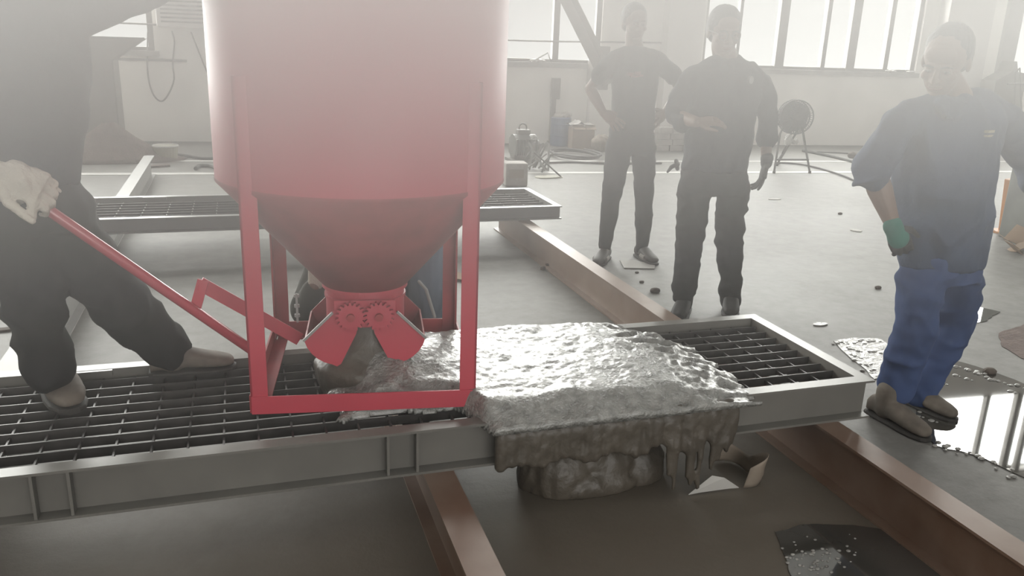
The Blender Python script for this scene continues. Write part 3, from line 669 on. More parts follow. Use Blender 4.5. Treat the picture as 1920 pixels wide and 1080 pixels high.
# --- operator at the lever
Y = 2.72; m4 = thing('person', 'operator in dark clothes at the left edge, gripping the red lever in a white glove', 'person', (p(105, 740).x, 2.72, .35))
hc = p(-20, -150); hr = rotm(60, 20)
b = BM(); head(b, hc, hr); tube(b, [hc + Vector((0, .01, -.06)), p(-20, -35)], [.058, .068], n=18)
torso(b, [(p(-15, -30), .09, .08), (p(-10, 10), .14, .08), (p(0, 150), .12, .08), (p(20, 380), .10, .07)], yaw=.5)
S, E, Wp = p(40, 10), p(215, -15, -.02), p(400, -110, -.25)
Wp = P(372, -70, 2.48)
tube(b, [S, E], [.055, .046], n=14); tube(b, [E, Wp], [.045, .03], n=14); hand(b, Wp, (1, .15, .3), (-.2, -1, .1), (0, 0, 1), curl=(.1, .1, .1, .1))
Wl = P(-6, 322, 2.58); El = p(-120, 250, -.05)
tube(b, [p(-110, 20), El], [.055, .045], n=14); tube(b, [El, Wl], [.045, .030], n=14)
tube(b, [p(30, 420), p(52, 545), p(95, 700)], [.07, .05, .036], n=12); tube(b, [p(70, 420, .05), p(215, 545, .1), p(330, 668, .2)], [.07, .05, .036], n=12)
child('body', voxel(b, .005, 1), M['skin'], m4, smooth=True); face_bits(m4, hc, hr); hair(m4, hc, hr)
b = BM(); gd = (P(74, 372, 2.575) - Wl).normalized()
hand(b, Wl, (gd + Vector((0, 0, .25))).normalized(), (.25, -.9, .7), (-.3, -.5, -.9), curl=(.9, .95, 1.0, 1.0), s=1.36, spread=.05, tc=.6)
ell(b, P(20, 342, 2.59), (.068, .045, .066))
tube(b, [P(46, 345, 2.555), P(56, 372, 2.55), P(62, 392, 2.552), P(62, 408, 2.556)], [.015, .013, .012, .0105], n=12)
tube(b, [Wl - gd * .07, Wl - gd * .03, Wl + gd * .01], [.044, .040, .036], n=16)
child('glove', voxel(b, .0045, 2, folds(.0022, (40, 40, 40))), M['glove_w'], m4, 'white cotton glove', smooth=True)
def fn(b):
    torso(b, [(p(-18, -40), .09, .08), (p(-14, -22), .17, .11), (p(-8, 15), .23, .13), (p(0, 80), .235, .145), (p(5, 160), .225, .15), (p(8, 230), .215, .15), (p(8, 300), .205, .148), (p(12, 350), .20, .145)], yaw=.45)
    tube(b, [p(30, 18), p(120, 14), p(205, -8, -.02), p(300, -52, -.10)], [.115, .095, .080, .070], n=18); tube(b, [p(-95, 15), p(-118, 130), El, El.lerp(Wl, .35)], [.10, .085, .075, .062], n=18)
garment('jacket', m4, M['navy_cloth'], fn, vox=.012, amp=.014, seed=11, sc=(7, 7, 6))
def fn(b):
    torso(b, [(p(15, 335), .185, .14), (p(35, 390), .20, .15), (p(50, 430), .195, .14)], yaw=.3)
    tube(b, [p(28, 430, -.02), p(45, 500, -.02), p(60, 560, -.03), p(74, 620), p(90, 690)], [.11, .10, .090, .078, .078], n=18)
    tube(b, [p(92, 420, .04), p(150, 480, .06), p(200, 540, .10), p(255, 600, .14), p(318, 655, .19)], [.115, .105, .095, .088, .075], n=18)
garment('trousers', m4, M['black_trouser'], fn, vox=.012, amp=.018, seed=12, sc=(7, 7, 8))
f1 = PZ(95, 728, .352); shoe(m4, (f1.x, f1.y + .05, .48), PZ(140, 770, .352), M['boot'], 'boot', s=1.2, z0=.334)
f2 = PZ(325, 690, .352); shoe(m4, (f2.x, f2.y, .47), PZ(420, 682, .352), M['boot'], 'boot', s=.98, z0=.334)

# --- crouching worker behind the hopper
Y = 3.62; m5 = thing('person', 'worker in pale blue trousers crouching behind the red hopper, mostly hidden by its cone', 'person', (p(720, 600).x, 3.65, 0))
hc = p(700, 290, .05); hr = rotm(0, 35)
b = BM(); head(b, hc, hr); tube(b, [hc + Vector((0, .02, -.06)), p(702, 345, .1)], [.058, .068], n=18)
torso(b, [(p(702, 345, .1), .09, .08), (p(702, 370, .12), .15, .1), (p(704, 450, .2), .14, .1), (p(706, 520, .25), .14, .1)])
S, E, Wp = p(648, 385, .08), p(566, 588, -.02), p(590, 536, -.12)
tube(b, [S, E], [.05, .042], n=14); tube(b, [E, Wp], [.04, .028], n=14)
S, E2, W2 = p(762, 385, .08), p(770, 470, -.05), p(735, 480, -.20)
tube(b, [S, E2], [.05, .042], n=14); tube(b, [E2, W2], [.04, .028], n=14); hand(b, W2, (-.4, -1, 0), (0, 0, 1), (-1, 0, 0))
tube(b, [p(760, 520, .2), p(795, 470, -.08), p(800, 600, .0)], [.06, .05, .036], n=12); tube(b, [p(680, 520, .2), p(655, 480, -.05), p(650, 600, .0)], [.06, .05, .036], n=12)
child('body', voxel(b, .005, 1), M['skin'], m5, smooth=True); face_bits(m5, hc, hr); hair(m5, hc, hr)
b = BM(); Wp = p(590, 536, -.12); hand(b, Wp, (.25, -.3, 1), (-.3, -1, .2), (1, 0, 0), curl=(.6, .7, .7, .8), s=1.1); child('glove', voxel(b, .0045, 1), M['glove_w'], m5, 'white glove', smooth=True)
def fn(b):
    torso(b, [(p(702, 338, .1), .09, .08), (p(702, 350, .1), .16, .1), (p(702, 375, .12), .20, .12), (p(704, 430, .17), .19, .135), (p(706, 500, .22), .18, .13), (p(706, 530, .24), .17, .13)])
    tube(b, [p(652, 392, .08), p(610, 490, .03), p(572, 582, -.02)], [.08, .074, .068], n=16); tube(b, [p(572, 582, -.02), p(588, 545, -.10)], [.062, .05], n=16); tube(b, [p(756, 392, .08), p(766, 462, -.05), p(745, 476, -.14)], [.08, .07, .055], n=16)
garment('jacket', m5, M['olive'], fn, vox=.012, amp=.010, seed=14)
def fn(b):
    torso(b, [(p(706, 500, .2), .16, .13), (p(706, 545, .22), .175, .15), (p(706, 572, .2), .15, .13)])
    tube(b, [p(745, 545, .2), p(785, 480, .02), p(797, 462, -.08)], [.10, .098, .088], n=18); tube(b, [p(797, 466, -.08), p(803, 530, -.04), p(802, 640, .05)], [.090, .092, .080], n=18)
    tube(b, [p(675, 545, .2), p(665, 500, .05), p(668, 475, -.05)], [.10, .09, .085], n=18); tube(b, [p(668, 475, -.05), p(666, 540, -.02), p(668, 640, .05)], [.085, .08, .07], n=18)
garment('trousers', m5, M['jeans'], fn, vox=.011, amp=.008, seed=15, sc=(10, 10, 4))
for x in (802, 668):
    q = p(x, 640, .05); shoe(m5, (q.x, q.y, .10), (q.x, q.y - 1, 0), M['boot'], 'boot')
# ------------------------------------------------------------------ things along the back wall and on the floor
def WP(u, v, off):
    """point on the plane parallel to the back wall, off metres in front of it"""
    r = _ray(u, v); t = (12.0 - off) / (r.y - WSL * r.x); return EYE + r * t
WU = Vector((CW, math.sin(WANG), 0)); WN = Vector((math.sin(WANG), -CW, 0))      # along the wall, out of the wall
UPV = Vector((0, 0, 1))
def ground(o): return o
# diagonal steel brace
b = BM(); a = WP(1128, 125, .40); d = WP(1062, -8, .40); dr = (d - a).normalized(); e = a + dr * 5.0
tube(b, [a - dr * .25, e], .12, n=4, round_end=False, side=WN)
o = obj('steel_brace', b, M['steel'], bevel=.008); tag(o, 'thick grey diagonal steel brace crossing the middle window', 'brace')
b = BM(); wbox(b, 4.88, 5.10, SILL - .35, SILL + .25, .03, .34); o2 = obj('brace_foot', b, M['steel'], o)
b = BM(); wbox(b, e.x - .2, e.x + .2, e.z - .3, e.z + .3, .03, .34); obj('brace_foot', b, M['steel'], o)
# pipe along the wall and curved cable
def wl(x, z, off): return Vector((x, wy(x, off), z))
b = BM(); path_tube(b, [wl(-4.5, 1.53, .06), wl(-1.2, 1.50, .06), wl(2, 1.47, .06), wl(4, 1.46, .06), wl(6.0, 1.50, .06)], .012)
tag(obj('wall_conduit', b, M['frame']), 'thin conduit running along the back wall across the windows', 'pipe')
b = BM(); 
c = WP(345, 28, .10); wbox(b, -.93, -.22, 1.47, 2.3, .0, .20)
o = obj('wall_unit', b, M['wall_hi'], bevel=.02); tag(o, 'pale grey wall unit mounted right of the left window', 'air conditioner')
for k in range(6):
    b = BM(); wbox(b, -.88, -.27, 1.53 + k * .05, 1.55 + k * .05, .20, .212); obj('louvre', b, M['steel'], o)
b = BM(); path_tube(b, [WP(u, v, .04) for u, v in ((322, 58), (327, 80), (324, 120), (326, 150), (315, 178), (302, 190), (288, 178), (279, 150), (276, 112), (277, 60))], .010); tag(obj('hanging_cable', b, M['frame']), 'looped cable hanging down the wall below the pale wall unit', 'cable')
b = BM(); path_tube(b, [WP(u, v, .04) for u, v in ((358, 60), (372, 95), (388, 135), (402, 168), (430, 205))], .009); tag(obj('sloping_cable', b, M['frame']), 'thin cable sloping down the wall just left of the red hopper', 'cable')
b = BM(); wbox(b, -9, -.62, 1.04, 1.07, 0, .03); tag(obj('wall_rail', b, M['frame']), 'thin rail on the wall below the left window', 'rail')
# sheet metal bin with a flared lip
t = thing('sheet_metal_bin', 'tall grey sheet metal bin with a flared right lip, under the left window', 'bin', (-1.85, 11.2, 0))
b = BM(); q = [(-2.55, .0), (-1.37, .0), (-1.37, 1.08), (-1.02, 1.33), (-2.9, 1.33), (-2.55, 1.05)]
prism(b, [Vector((x, 10.90, z + .002)) for x, z in q], (0, .55, 0)); obj('body', b, M['bin'], t, bevel=.01)
b = BM(); bar(b, (-2.92, 10.89, 1.335), (-1.0, 10.89, 1.335), .02, .025); bar(b, (-1.37, 10.89, .0), (-1.37, 10.89, 1.08), .02, .02); bar(b, (-1.37, 10.89, 1.08), (-1.02, 10.89, 1.33), .02, .02); obj('rim', b, M['steel'], t)
# sand pile
b = BM(); c = Vector((-1.42, 10.42, 0)); lp = []
n = 40; rr = [(0, .42), (.10, .40), (.3, .27), (.55, .13), (.8, .045), (1.02, .0)]
for (r, h) in rr[1:]: lp.append([b.verts.new((c.x + r * .80 * math.cos(2 * math.pi * k / n) * (1 + .12 * noise.noise(Vector((k * .4, r * 3, 0)))), c.y + r * .38 * math.sin(2 * math.pi * k / n), h + .004 + .03 * noise.noise(Vector((k * .5, r * 6, 2))) * (h > 0))) for k in range(n)])
tp = b.verts.new((c.x, c.y, .41))
for k in range(n): b.faces.new((tp, lp[0][k], lp[0][(k + 1) % n]))
for a, e in zip(lp, lp[1:]):
    for k in range(n): b.faces.new((a[k], a[(k + 1) % n], e[(k + 1) % n], e[k]))
b.faces.new(lp[-1][::-1])
tag(obj('sand_pile', b, M['sand'], smooth=True), 'low purplish brown pile of sand in front of the grey bin', 'sand')
# floor bits at left
b = BM(); path_tube(b, [PZ(u, v, .03) for u, v in ((95, 262), (112, 279), (160, 279), (215, 283), (262, 285), (300, 284))], .020); tag(obj('floor_pipe', b, M['steel']), 'long thin pipe lying on the floor in front of the sand pile', 'pipe')
b = BM(); path_tube(b, [PZ(u, v, .02) for u, v in ((320, 289), (345, 291), (378, 297), (412, 297), (440, 300))], .016); tag(obj('floor_hose', b, M['rubber']), 'dark hose on the floor behind the left side of the red hopper', 'hose')
b = BM(); torus(b, PZ(255, 292, .015), .085, .014, n=24, k=8); tag(obj('metal_ring', b, M['dark']), 'small dark ring lying on the floor before the sand pile', 'ring')
b = BM(); path_tube(b, [PZ(u, v, .02) for u, v in ((367, 316), (373, 311), (395, 311), (410, 317), (420, 322))], .022); tag(obj('bent_iron', b, M['dark']), 'small bent dark iron on the floor beside the red hopper', 'scrap iron')
c = PZ(312, 299); b = BM(); cyl(b, c, c + UPV * .16, .12, .14); t = obj('bucket', b, M['plastic']); tag(t, 'beige plastic bucket at the far end of the left floor beam', 'bucket')
b = BM(); torus(b, c + UPV * .16, .138, .010, n=28); obj('rim', b, M['white'], t)
b = BM(); box(b, PZ(297, 311, .012), (.22, .10, .02), Matrix.Rotation(.4, 3, 'Z')); tag(obj('wood_scrap', b, M['sand']), 'small flat scrap on the floor beside the beige bucket', 'scrap')
# wall post with box, barrel, cardboard box
b = BM(); wbox(b, 4.36, 4.43, 0.0, .95, .0, .06); o = obj('wall_post', b, M['frame']); tag(o, 'slim dark post fixed to the wall below the middle window', 'post')
b = BM(); wbox(b, 4.33, 4.46, .66, .96, .06, .14); obj('control_box', b, M['steel'], o, bevel=.01)
b = BM(); wbox(b, 4.93, 4.96, 0, SILL - .07, 0, .03); tag(obj('wall_pipe', b, M['wall_hi']), 'thin vertical pipe on the wall left of the black T-shirt man', 'pipe')
c = PZ(1058, 274) + Vector((-.03, .10, 0)); b = BM(); lathe_pts = [(.145, 0), (.15, .02), (.15, .14), (.155, .15), (.15, .16), (.15, .30), (.155, .31), (.15, .32), (.148, .40), (.13, .41)]
rings(b, [(c + UPV * z, Vector((1, 0, 0)), Vector((0, 1, 0)), r, r) for r, z in lathe_pts], n=28); o = obj('plastic_drum', b, M['bluebin'], smooth=False); tag(o, 'blue plastic drum against the wall beside the cardboard box', 'drum')
b = BM(); ell(b, c + Vector((0, 0, .42)), (.13, .11, .05)); ell(b, c + Vector((.07, -.02, .44)), (.08, .07, .05)); tag(obj('rag', voxel(b, .012, 2, folds(.02, (12, 12, 12))), M['sack'], smooth=True), 'crumpled pale rag lying on top of the blue drum', 'rag')
c = PZ(1094, 281); b = BM(); rz = Matrix.Rotation(-.15, 3, 'Z'); box(b, c + Vector((.01, .14, .152)), (.32, .28, .30), rz); o = obj('cardboard_box', b, M['card'], bevel=.006); tag(o, 'open brown cardboard box standing by the wall beside the blue drum', 'box')
b = BM(); box(b, c + Vector((-.08, .02, .315)), (.16, .14, .006), rz @ Matrix.Rotation(.35, 3, 'X')); box(b, c + Vector((.1, .02, .315)), (.14, .12, .006), rz @ Matrix.Rotation(.5, 3, 'X')); obj('flap', b, M['card'], o)
b = BM(); g = [[None] * 7 for _ in range(9)]
for i in range(9):
    for j in range(7):
        x, y = (i / 8 - .5) * .38, (j / 6 - .5) * .24; g[i][j] = b.verts.new(c + Vector((x, y + .14, .345 + .035 * noise.noise(Vector((x * 9, y * 9, 1))) + .05 * max(0, .06 - abs(x + .05)) / .06)))
for i in range(8):
    for j in range(6): b.faces.new((g[i][j], g[i + 1][j], g[i + 1][j + 1], g[i][j + 1]))
o = obj('paper_sheet', b, M['paper']); md = o.modifiers.new('s', 'SOLIDIFY'); md.thickness = .004; tag(o, 'crumpled white paper sheet lying on the cardboard box', 'paper')
b = BM(); ell(b, PZ(1122, 284) + Vector((.03, 0, .11)), (.14, .12, .12)); tag(obj('sack', voxel(b, .012, 2, folds(.03, (9, 9, 9))), M['bag'], smooth=True), 'slumped brown sack on the floor right of the cardboard box', 'sack')
# hoses on the floor in the middle
b = BM(); ct = PZ(1078, 291, .03)
pts = []
for k in range(40): t_ = k / 39 * 4.2 * math.pi; pts.append(ct + Vector(((.30 + .03 * math.sin(t_ * 1.7)) * math.cos(t_), .42 * math.sin(t_), .004 * k * .25)))
path_tube(b, pts, .017, sub=2); tag(obj('coiled_hose', b, M['rubber']), 'coil of dark reddish hose on the floor in front of the blue drum', 'hose')
b = BM(); path_tube(b, [PZ(u, v, .015) for u, v in ((1030, 305), (1075, 304), (1150, 307), (1240, 306))], .013); tag(obj('power_cable', b, M['rubber']), 'dark cable crossing the floor behind the black T-shirt man', 'cable')
b = BM(); path_tube(b, [PZ(u, v, .02) for u, v in ((1505, 282), (1560, 293), (1600, 303), (1660, 318))], .020); tag(obj('floor_pole', b, M['dark']), 'straight dark pipe on the floor right of the fan', 'pipe')
b = BM(); path_tube(b, [PZ(u, v, .015) for u, v in ((1455, 305), (1500, 308), (1545, 318), (1595, 335), (1650, 362))], .012); tag(obj('fan_cable', b, M['rubber']), 'thin curved cable sweeping from the fan toward the blue-clad man', 'cable')
b = BM(); path_tube(b, [PZ(u, v, .015) for u, v in ((1530, 285), (1565, 286), (1595, 288), (1640, 290))], .010); tag(obj('thin_wire', b, M['rubber']), 'thin wire lying along the foot of the wall right of the fan', 'wire')
b = BM(); ell(b, PZ(1600, 291, .04), (.09, .06, .05)); tag(obj('rag', voxel(b, .012, 1, folds(.02, (14, 14, 14))), M['debris'], smooth=True), 'small dark lump on the floor at the far pipe end', 'debris')
# motor, metal scrap, white carton
c = PZ(978, 302); t = thing('motor_unit', 'greenish grey electric motor on the floor at the right edge of the hopper', 'motor', c)
b = BM(); cyl(b, c + Vector((-.13, 0, .19)), c + Vector((.16, .0, .19)), .15, n=32); cyl(b, c + Vector((.16, 0, .19)), c + Vector((.21, 0, .19)), .08, n=20)
for k in range(10): box(b, c + Vector((-.12 + k * .028, 0, .19)), (.010, .32, .20))
obj('housing', b, M['motor'], t); b = BM(); box(b, c + Vector((0, 0, .02)), (.36, .28, .035)); box(b, c + Vector((-.02, 0, .07)), (.2, .2, .08)); obj('base', b, M['steel'], t)
b = BM(); box(b, c + Vector((0, -.02, .37)), (.16, .12, .06)); obj('terminal_box', b, M['steel'], t, bevel=.008); b = BM(); torus(b, c + Vector((0, 0, .42)), .05, .010, ax=(0, 1, 0)); obj('lifting_ring', b, M['steel'], t)
rng = random.Random(5)
t = thing('scrap_bundle', 'tangled bundle of pale metal offcuts on the floor right of the hopper', 'scrap', PZ(1005, 330))
c = PZ(1010, 322)
for k in range(16):
    a = c + Vector((rng.uniform(-.22, .14), rng.uniform(-.15, .25), rng.uniform(.01, .03))); e = c + Vector((rng.uniform(-.1, .16), rng.uniform(-.1, .2), rng.uniform(.16, .36)))
    b = BM(); bar(b, a, e, .022, .007, up=(rng.random(), rng.random(), .3)); obj('metal_strip', b, M['beam_far'] if k % 3 else M['motor'], t)
b = BM(); ell(b, c + Vector((-.07, .05, .40)), (.03, .03, .03)); obj('knob', b, M['white'], t)
c = PZ(1035, 333); b = BM(); rings(b, [(c + Vector((-.03, .02, .002)), Vector((1, .1, 0)), Vector((0, 1, 0)), .17, .09, 3), (c + Vector((-.03, .02, .012)), Vector((1, .1, 0)), Vector((0, 1, 0)), .16, .085, 3)], n=20); t = obj('dustpan', b, M['plastic']); tag(t, 'pale dustpan lying on the floor in front of the metal offcuts', 'dustpan')
b = BM(); tube(b, [c + Vector((.10, -.02, .012)), c + Vector((-.17, .14, .26))], .009, n=8); obj('handle', b, M['dark'], t)
c = PZ(975, 350); b = BM(); box(b, c + Vector((-.03, .10, .125)), (.24, .22, .24), Matrix.Rotation(-.12, 3, 'Z')); t = obj('carton', b, M['sack'], bevel=.012); tag(t, 'whitish square carton on the floor just right of the hopper drum', 'carton')
b = BM(); box(b, c + Vector((-.045, -.018, .14)), (.15, .006, .09), Matrix.Rotation(-.12, 3, 'Z')); obj('printed_panel', b, M['bag'], t)
# brick stack behind the T-shirt man
b = BM(); c = PZ(1268, 284)
for i in range(3):
    for j in range(4): box(b, c + Vector((-.22 + i * .22 + (j % 2) * .04, .1, .045 + j * .085)), (.20, .18, .08))
tag(obj('brick_stack', b, M['sack']), 'low stack of pale blocks by the wall between the two standing men', 'blocks')
# fan
c0 = PZ(1451, 325); c1 = PZ(1518, 325); c2 = PZ(1463, 309); t = thing('pedestal_fan', 'large round black industrial fan on a low tube stand by the wall', 'fan', ((c0.x + c1.x) / 2, c0.y, 0))
fc = P(1491, 219, (c0.y + .15)); ax = Vector((-.30, -1, .05)).normalized(); us = ax.cross(UPV).normalized(); vs = us.cross(ax)
R0 = .205
b = BM()
for k in (0, 1): torus(b, fc + ax * (k * .12 - .06), R0, .009, ax=ax, n=40)
for k in range(44):
    an = 2 * math.pi * k / 44; d = us * math.cos(an) + vs * math.sin(an)
    for s_, o_ in ((1, .09), (-1, -.09)): tube(b, [fc + ax * o_ + d * .03, fc + ax * (o_ * .98) + d * R0 * .6, fc + ax * (s_ * .06) + d * R0], .0032, n=5, round_end=False)
    bar(b, fc + ax * .06 + d * R0, fc - ax * .06 + d * R0, .005, .005)
for r in (.07, .12, .165):
    for s_ in (1, -1): torus(b, fc + ax * (s_ * (.088 - .02 * (r > .15))), r, .003, ax=ax, n=32, k=5)
obj('grille', b, M['fanm'], t)
b = BM(); cyl(b, fc + ax * .03, fc - ax * .16, .055, n=20); obj('motor', b, M['fanm'], t)
b = BM(); cyl(b, fc - ax * .065, fc - ax * .075, .188, n=40); obj('back_plate', b, M['fanm'], t)
for k in range(4):
    b = BM(); an = k * math.pi / 2 + .5; d = us * math.cos(an) + vs * math.sin(an); e = us * math.cos(an + 1.1) + vs * math.sin(an + 1.1)
    pts = [fc + d * .05, fc + d * R0 * .88 + ax * .02, fc + (d + e).normalized() * R0 * .92 , fc + e * R0 * .88 - ax * .03, fc + e * .05 - ax * .02]; prism(b, pts, ax * .004); obj('blade', b, M['fanm'], t)
top0, top1 = fc + us * -.0 + Vector((-.13, 0, -.05)), fc + Vector((.13, 0, -.05)); c3 = c1 + Vector((-.05, .62, 0))
for (a, e) in ((c0, top0 + Vector((-.06, 0, -.16))), (c1, top1 + Vector((.0, 0, -.1))), (c2 + Vector((0, .05, 0)), top0 + Vector((.10, 0, -.16))), (c3, top1)):
    b = BM(); tube(b, [a + UPV * .012, e], .013, n=8); l = obj('leg', b, M['dark'], t); b = BM(); cyl(b, a, a + UPV * .03, .018, n=10); obj('foot_cap', b, M['rubber'], l)
b = BM(); tube(b, [c0.lerp(top0, .26), c1.lerp(top1, .26)], .012, n=8); tube(b, [c0.lerp(top0, .26), c2.lerp(top0, .26)], .010, n=8); tube(b, [top0 + Vector((-.06, 0, -.16)), top0 + Vector((.0, 0, -.02))], .012, n=8); tube(b, [fc - ax * .1, fc - ax * .1 - UPV * .2, top0 + Vector((.1, 0, -.16))], .012, n=8); obj('cross_bar', b, M['dark'], t)
b = BM(); ell(b, P(1478, 262, c0.y - .02), (.05, .03, .07)); ell(b, P(1490, 265, c0.y - .02), (.06, .03, .03)); tag(obj('white_cloth', voxel(b, .008, 1, folds(.02, (22, 22, 22))), M['white'], smooth=True), 'bright crumpled cloth hanging on the stand below the fan', 'cloth')
# things at the right edge
c = Vector((5.45, 4.55, 0)); p0 = PZ(1888, 436); p1_ = P(1900, 340, p0.y)
b = BM(); bar(b, p0 + UPV * .0, p0 + UPV * (p1_.z + .02) + Vector((p1_.x - p0.x, 0, 0)), .10, .10, up=(1, 0, 0)); t = obj('orange_post', b, M['orange'], bevel=.006); tag(t, 'short orange square post behind the blue-clad man, at the right edge', 'post')
b = BM(); box(b, p0 + Vector((0, .0, .008)), (.26, .22, .016)); obj('base_plate', b, M['orange'], t)
b = BM(); q = PZ(1932, 470); box(b, q + Vector((.30, .26, .40)), (.36, .34, .78)); t = obj('machine_cabinet', b, M['motor'], bevel=.01); tag(t, 'dark machine cabinet cut off by the right edge behind the orange post', 'cabinet')
b = BM(); box(b, q + Vector((.30, .084, .55)), (.34, .012, .3)); obj('panel', b, M['steel'], t)
b = BM(); q = PZ(1888, 468); 
for (dx, dy, dz, sx, sy, sz, ry, rx) in ((0, 0, .07, .24, .20, .004, .5, .3), (.10, -.05, .05, .26, .12, .004, -.4, -.2), (-.06, -.12, .04, .20, .10, .004, .6, .2), (.16, .05, .10, .16, .16, .004, -.8, .3)):
    box(b, q + Vector((dx, dy, dz)), (sx, sy, sz), Matrix.Rotation(ry, 3, 'Y') @ Matrix.Rotation(rx, 3, 'X'))
tag(obj('crumpled_cardboard', b, M['card']), 'crumpled torn cardboard on the floor at the foot of the orange post', 'cardboard')
b = BM()
for (u0, v0, u1, v1) in ((1900, 215, 1904, 135), (1904, 135, 1912, 128), (1912, 128, 1916, 215), (1924, 215, 1930, 120), (1890, 157, 1935, 157)): tube(b, [WP(u0, v0, 1.0), WP(u1, v1, 1.0)], .012, n=8)
for u in (1902, 1930): tube(b, [WP(u, 200, 1.0), Vector((WP(u, 200, 1.0).x, WP(u, 200, 1.0).y, 0.0))], .012, n=8)
tag(obj('pipe_rack', b, M['dark']), 'thin upright pipe rack by the wall at the far right edge', 'rack')
b = BM(); wbox(b, 11.75, 12.02, 1.15, 2.6, .22, .30); tag(obj('notice_board', b, M['beam_far']), 'tall narrow grey-green board fixed beside the far right pillar', 'board')
b = BM(); c = WP(1868, 150, .45); prism(b, [c + WU * x + UPV * z for x, z in ((-.28, -1.2), (.28, -1.2), (.28, .12), (.10, .14), (.04, .30), (-.02, .14), (-.28, .0))], WN * .3); tag(obj('grey_cover', b, M['steel']), 'grey covered machine standing against the wall beyond the blue-clad man', 'machine')
b = BM(); c = PZ(1530, 0, 0)
# white bits, papers, debris on the floor
def flat(name, u, v, sx, sy, m, label, cat, rz=0.0, h=.006, group=None, zz=0.0):
    c = PZ(u, v, zz); b = BM(); n = 9; rr = random.Random(int(u)); ps = []
    for k in range(n):
        t = 2 * math.pi * k / n; q = Matrix.Rotation(rz, 3, 'Z') @ Vector((sx / 2 * math.cos(t) * rr.uniform(.8, 1.15), sy / 2 * math.sin(t) * rr.uniform(.8, 1.15), 0)); ps.append(c + q + Vector((0, 0, .001)))
    prism(b, ps, (0, 0, h)); return tag(obj(name, b, m), label, cat, group)
flat('cement_splash', 1605, 433, .09, .10, M['paper'], 'small round white splash on the floor left of the blue-clad man', 'splash')
flat('cement_splash', 1538, 609, .10, .05, M['slurry'], 'small pale splash on the floor in line with the grating corner', 'splash')
flat('cement_splash', 1452, 374, .16, .06, M['paper'], 'faint white streak on the floor right of the black-gloved man', 'splash')
b = BM(); c = [PZ(u, v, .004) for u, v in ((1162, 489), (1190, 488), (1228, 498), (1227, 504), (1170, 503))]; prism(b, c, (0, 0, .004)); tag(obj('paper_sheet', b, M['paper']), 'flat white sheet of paper on the floor between the sandals', 'paper')
for u, v, s_, l in ((1228, 548, .06, 'small dark clod on the floor left of the shoe of the man with glasses'), (1203, 530, .03, 'tiny dark crumb on the floor near the middle beam'), (1194, 512, .025, 'tiny dark crumb on the floor below the white paper sheet'), (1575, 402, .04, 'small dark crumb on the floor behind the white splash'), (1646, 541, .04, 'small dark chip on the floor left of the blue trousers'), (1855, 700, .06, 'dark chip lying between the two wet patches')):
    c = PZ(u, v); b = BM(); ell(b, c + UPV * s_ * .2, (s_ * .6, s_ * .45, s_ * .3), n=8); tag(obj('clod', b, M['debris']), l, 'debris')
b = BM()
for (du, dv, s_) in ((0, 0, .05), (10, -5, .04), (-12, 6, .035)): box(b, PZ(1030 + du, 497 + dv, .012), (s_, s_ * .5, .02), Matrix.Rotation(du, 3, 'Z'))
tag(obj('rubble', b, M['debris']), 'small rubble beside the foot of the right floor beam', 'debris')
b = BM(); c = [PZ(u, v, .012) for u, v in ((852, 508), (878, 520), (868, 526), (850, 523))]; prism(b, c, (0, 0, .006)); tag(obj('plywood_scrap', b, M['card']), 'thin offcut on the floor seen behind the right hopper leg', 'offcut')
flat('plank_scrap', 8, 620, .26, .05, M['debris'], 'dark splinter on the floor left of the operator', 'offcut', rz=.1, h=.01)
# puddles
def patch(name, pts, m, label, cat, z0=.0015, h=.002, jit=.012, parent=None):
    b = BM(); P_ = [PZ(u, v) for u, v in pts]; out = []; n = len(P_)
    for i in range(n):
        a, c = P_[i], P_[(i + 1) % n]; k_ = max(2, int((c - a).length / .04))
        for k in range(k_):
            q = a.lerp(c, k / k_); out.append(Vector((q.x + jit * noise.noise(q * 17), q.y + jit * noise.noise(q * 17 + Vector((5, 0, 0))), z0)))
    prism(b, out, (0, 0, h)); o = obj(name, b, m, parent)
    if parent is None: tag(o, label, cat)
    return o
def rim(pts, z, w, amp, parent):
    b = BM(); rr = random.Random(len(pts)); P_ = [PZ(u, v) for u, v in pts]
    for a, c in zip(P_, P_[1:]):
        k_ = max(2, int((c - a).length / .018))
        for k in range(k_):
            q = a.lerp(c, k / k_); s_ = rr.uniform(.4, 1.0); ell(b, (q.x + rr.gauss(0, w), q.y + rr.gauss(0, w), z), (.016 * s_, .013 * s_, amp * s_), n=8)
    o = obj('slurry_rim', b, M['slurry'], parent, smooth=True); return o
pd = patch('puddle', [(1722, 690), (1790, 676), (1850, 694), (1900, 712), (1960, 735), (2000, 860), (1960, 920), (1895, 884), (1850, 862), (1800, 848), (1752, 836), (1722, 800), (1712, 745)], M['water'], 'shallow puddle reflecting the bright windows, behind the boots of the blue-clad man', 'puddle')
rim([(1770, 682), (1830, 700), (1890, 722), (1930, 730)], .004, .012, .008, pd); rim([(1716, 760), (1728, 805), (1760, 838), (1800, 852), (1850, 866), (1900, 888), (1960, 915)], .004, .022, .007, pd)
for u, v in ((1790, 705), (1812, 712), (1830, 700), (1765, 720), (1893, 735), (1745, 790)): rim([(u, v), (u + 10, v + 2)], .004, .008, .006, pd)
pd2 = patch('slurry_patch', [(1562, 640), (1600, 634), (1650, 636), (1680, 655), (1690, 700), (1640, 712), (1618, 690), (1590, 668)], M['slurry'], 'wet white cement slurry patch at the right corner of the grating', 'slurry')
rim([(1566, 645), (1600, 640), (1650, 642)], .004, .02, .006, pd2); rim([(1600, 665), (1625, 690), (1640, 700)], .004, .02, .006, pd2); rim([(1590, 655), (1660, 665)], .004, .03, .006, pd2)
patch('damp_patch', [(1830, 575), (1875, 585), (1850, 602), (1800, 612), (1780, 600)], M['water'], 'small dark damp streak on the floor behind the blue-clad man', 'puddle')
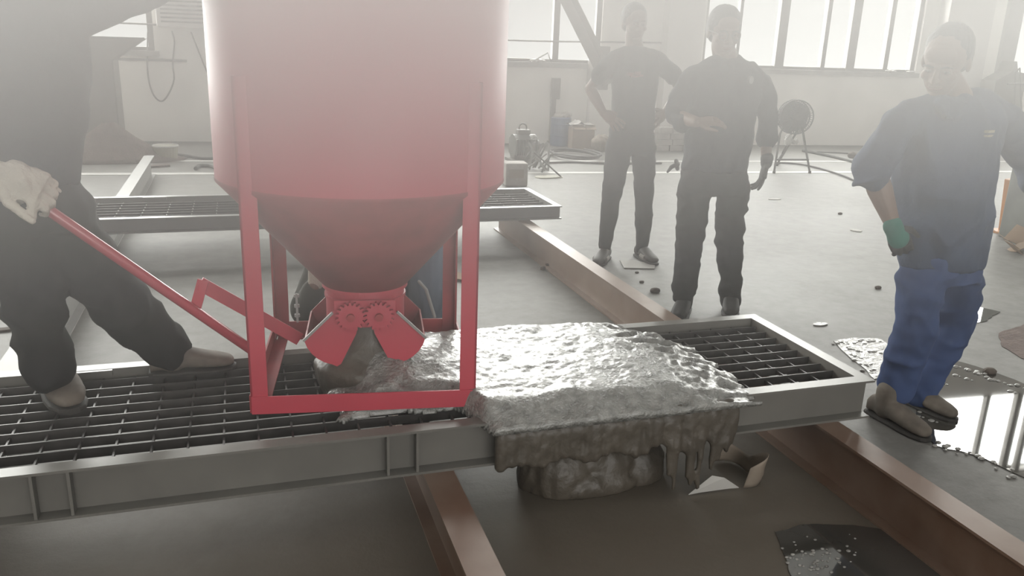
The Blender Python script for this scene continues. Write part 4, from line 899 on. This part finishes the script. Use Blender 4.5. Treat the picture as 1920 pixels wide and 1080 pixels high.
patch('earth_patch', [(1870, 625), (1920, 610), (1990, 640), (1990, 700), (1915, 672), (1880, 650)], M['sand'], 'brown earthy stain on the floor at the right edge above the puddle', 'stain')
pd3 = patch('puddle', [(1455, 1000), (1500, 985), (1600, 985), (1690, 1000), (1760, 1040), (1850, 1100), (1800, 1180), (1600, 1190), (1500, 1120)], M['water'], 'dark puddle at the bottom edge between the two near floor beams', 'puddle')
b = BM(); rr = random.Random(3)
for k in range(70):
    q = PZ(rr.gauss(1530, 34), rr.gauss(1052, 20)); s_ = rr.uniform(.25, 1); ell(b, (q.x, q.y, .004), (.008 * s_, .006 * s_, .004 * s_), n=8)
obj('cement_specks', b, M['slurry'], pd3, smooth=True)
# crumpled plastic under the platform edge
b = BM(); c = PZ(1375, 900); G = {}
for i in range(17):
    for j in range(7):
        t = i / 16; an = -1.4 + t * 2.9; r = .105 + .02 * math.sin(t * 9); x = c.x - .02 + r * math.cos(an) * 1.15; y = c.y + .03 + r * .9 * math.sin(an)
        h = (j / 6) * (.075 + .03 * math.sin(t * 7)); G[i, j] = b.verts.new((x + .02 * (j / 6) + .010 * noise.noise(Vector((t * 9, j, 0))), y, .004 + h))
for i in range(16):
    for j in range(6): b.faces.new((G[i, j], G[i + 1, j], G[i + 1, j + 1], G[i, j + 1]))
o = obj('torn_bag', b, M['bag'], smooth=True); md = o.modifiers.new('s', 'SOLIDIFY'); md.thickness = .002; tag(o, 'torn curled paper bag on the floor under the concrete spill', 'bag')
b = BM(); q = [PZ(u, v, z) for u, v, z in ((1291, 928, .004), (1335, 893, .06), (1358, 897, .055), (1385, 915, .01), (1340, 918, .006))]; prism(b, q, (0, 0, .003)); tag(obj('paper_scrap', b, M['paper']), 'folded pale paper scrap beside the torn bag', 'paper')
# clutter on the sill
for (u, v, s_, l) in ((1008, 126, .10, 'pale crumpled rag lying on the sill of the middle window'), (1668, 149, .09, 'small white rag lying on the sill of the right window'), (1705, 151, .07, 'tiny pale scrap on the window sill near the far pillar')):
    q = WP(u, v, .0); b = BM(); ell(b, (q.x, wy(q.x, .0), SILL + s_ * .22), (s_ * 1.3, .03, s_ * .22)); tag(obj('sill_rag', voxel(b, .01, 1, folds(.015, (14, 14, 14))), M['white'], smooth=True), l, 'rag')
b = BM(); a, e, f2_ = WP(983, 124, .02), WP(1027, 99, .02), WP(1036, 125, .02); tube(b, [a, e, f2_], .012, n=6, round_end=False); tag(obj('bent_rod', b, M['frame']), 'bent thin rod standing like a tent on the middle window sill', 'rod')
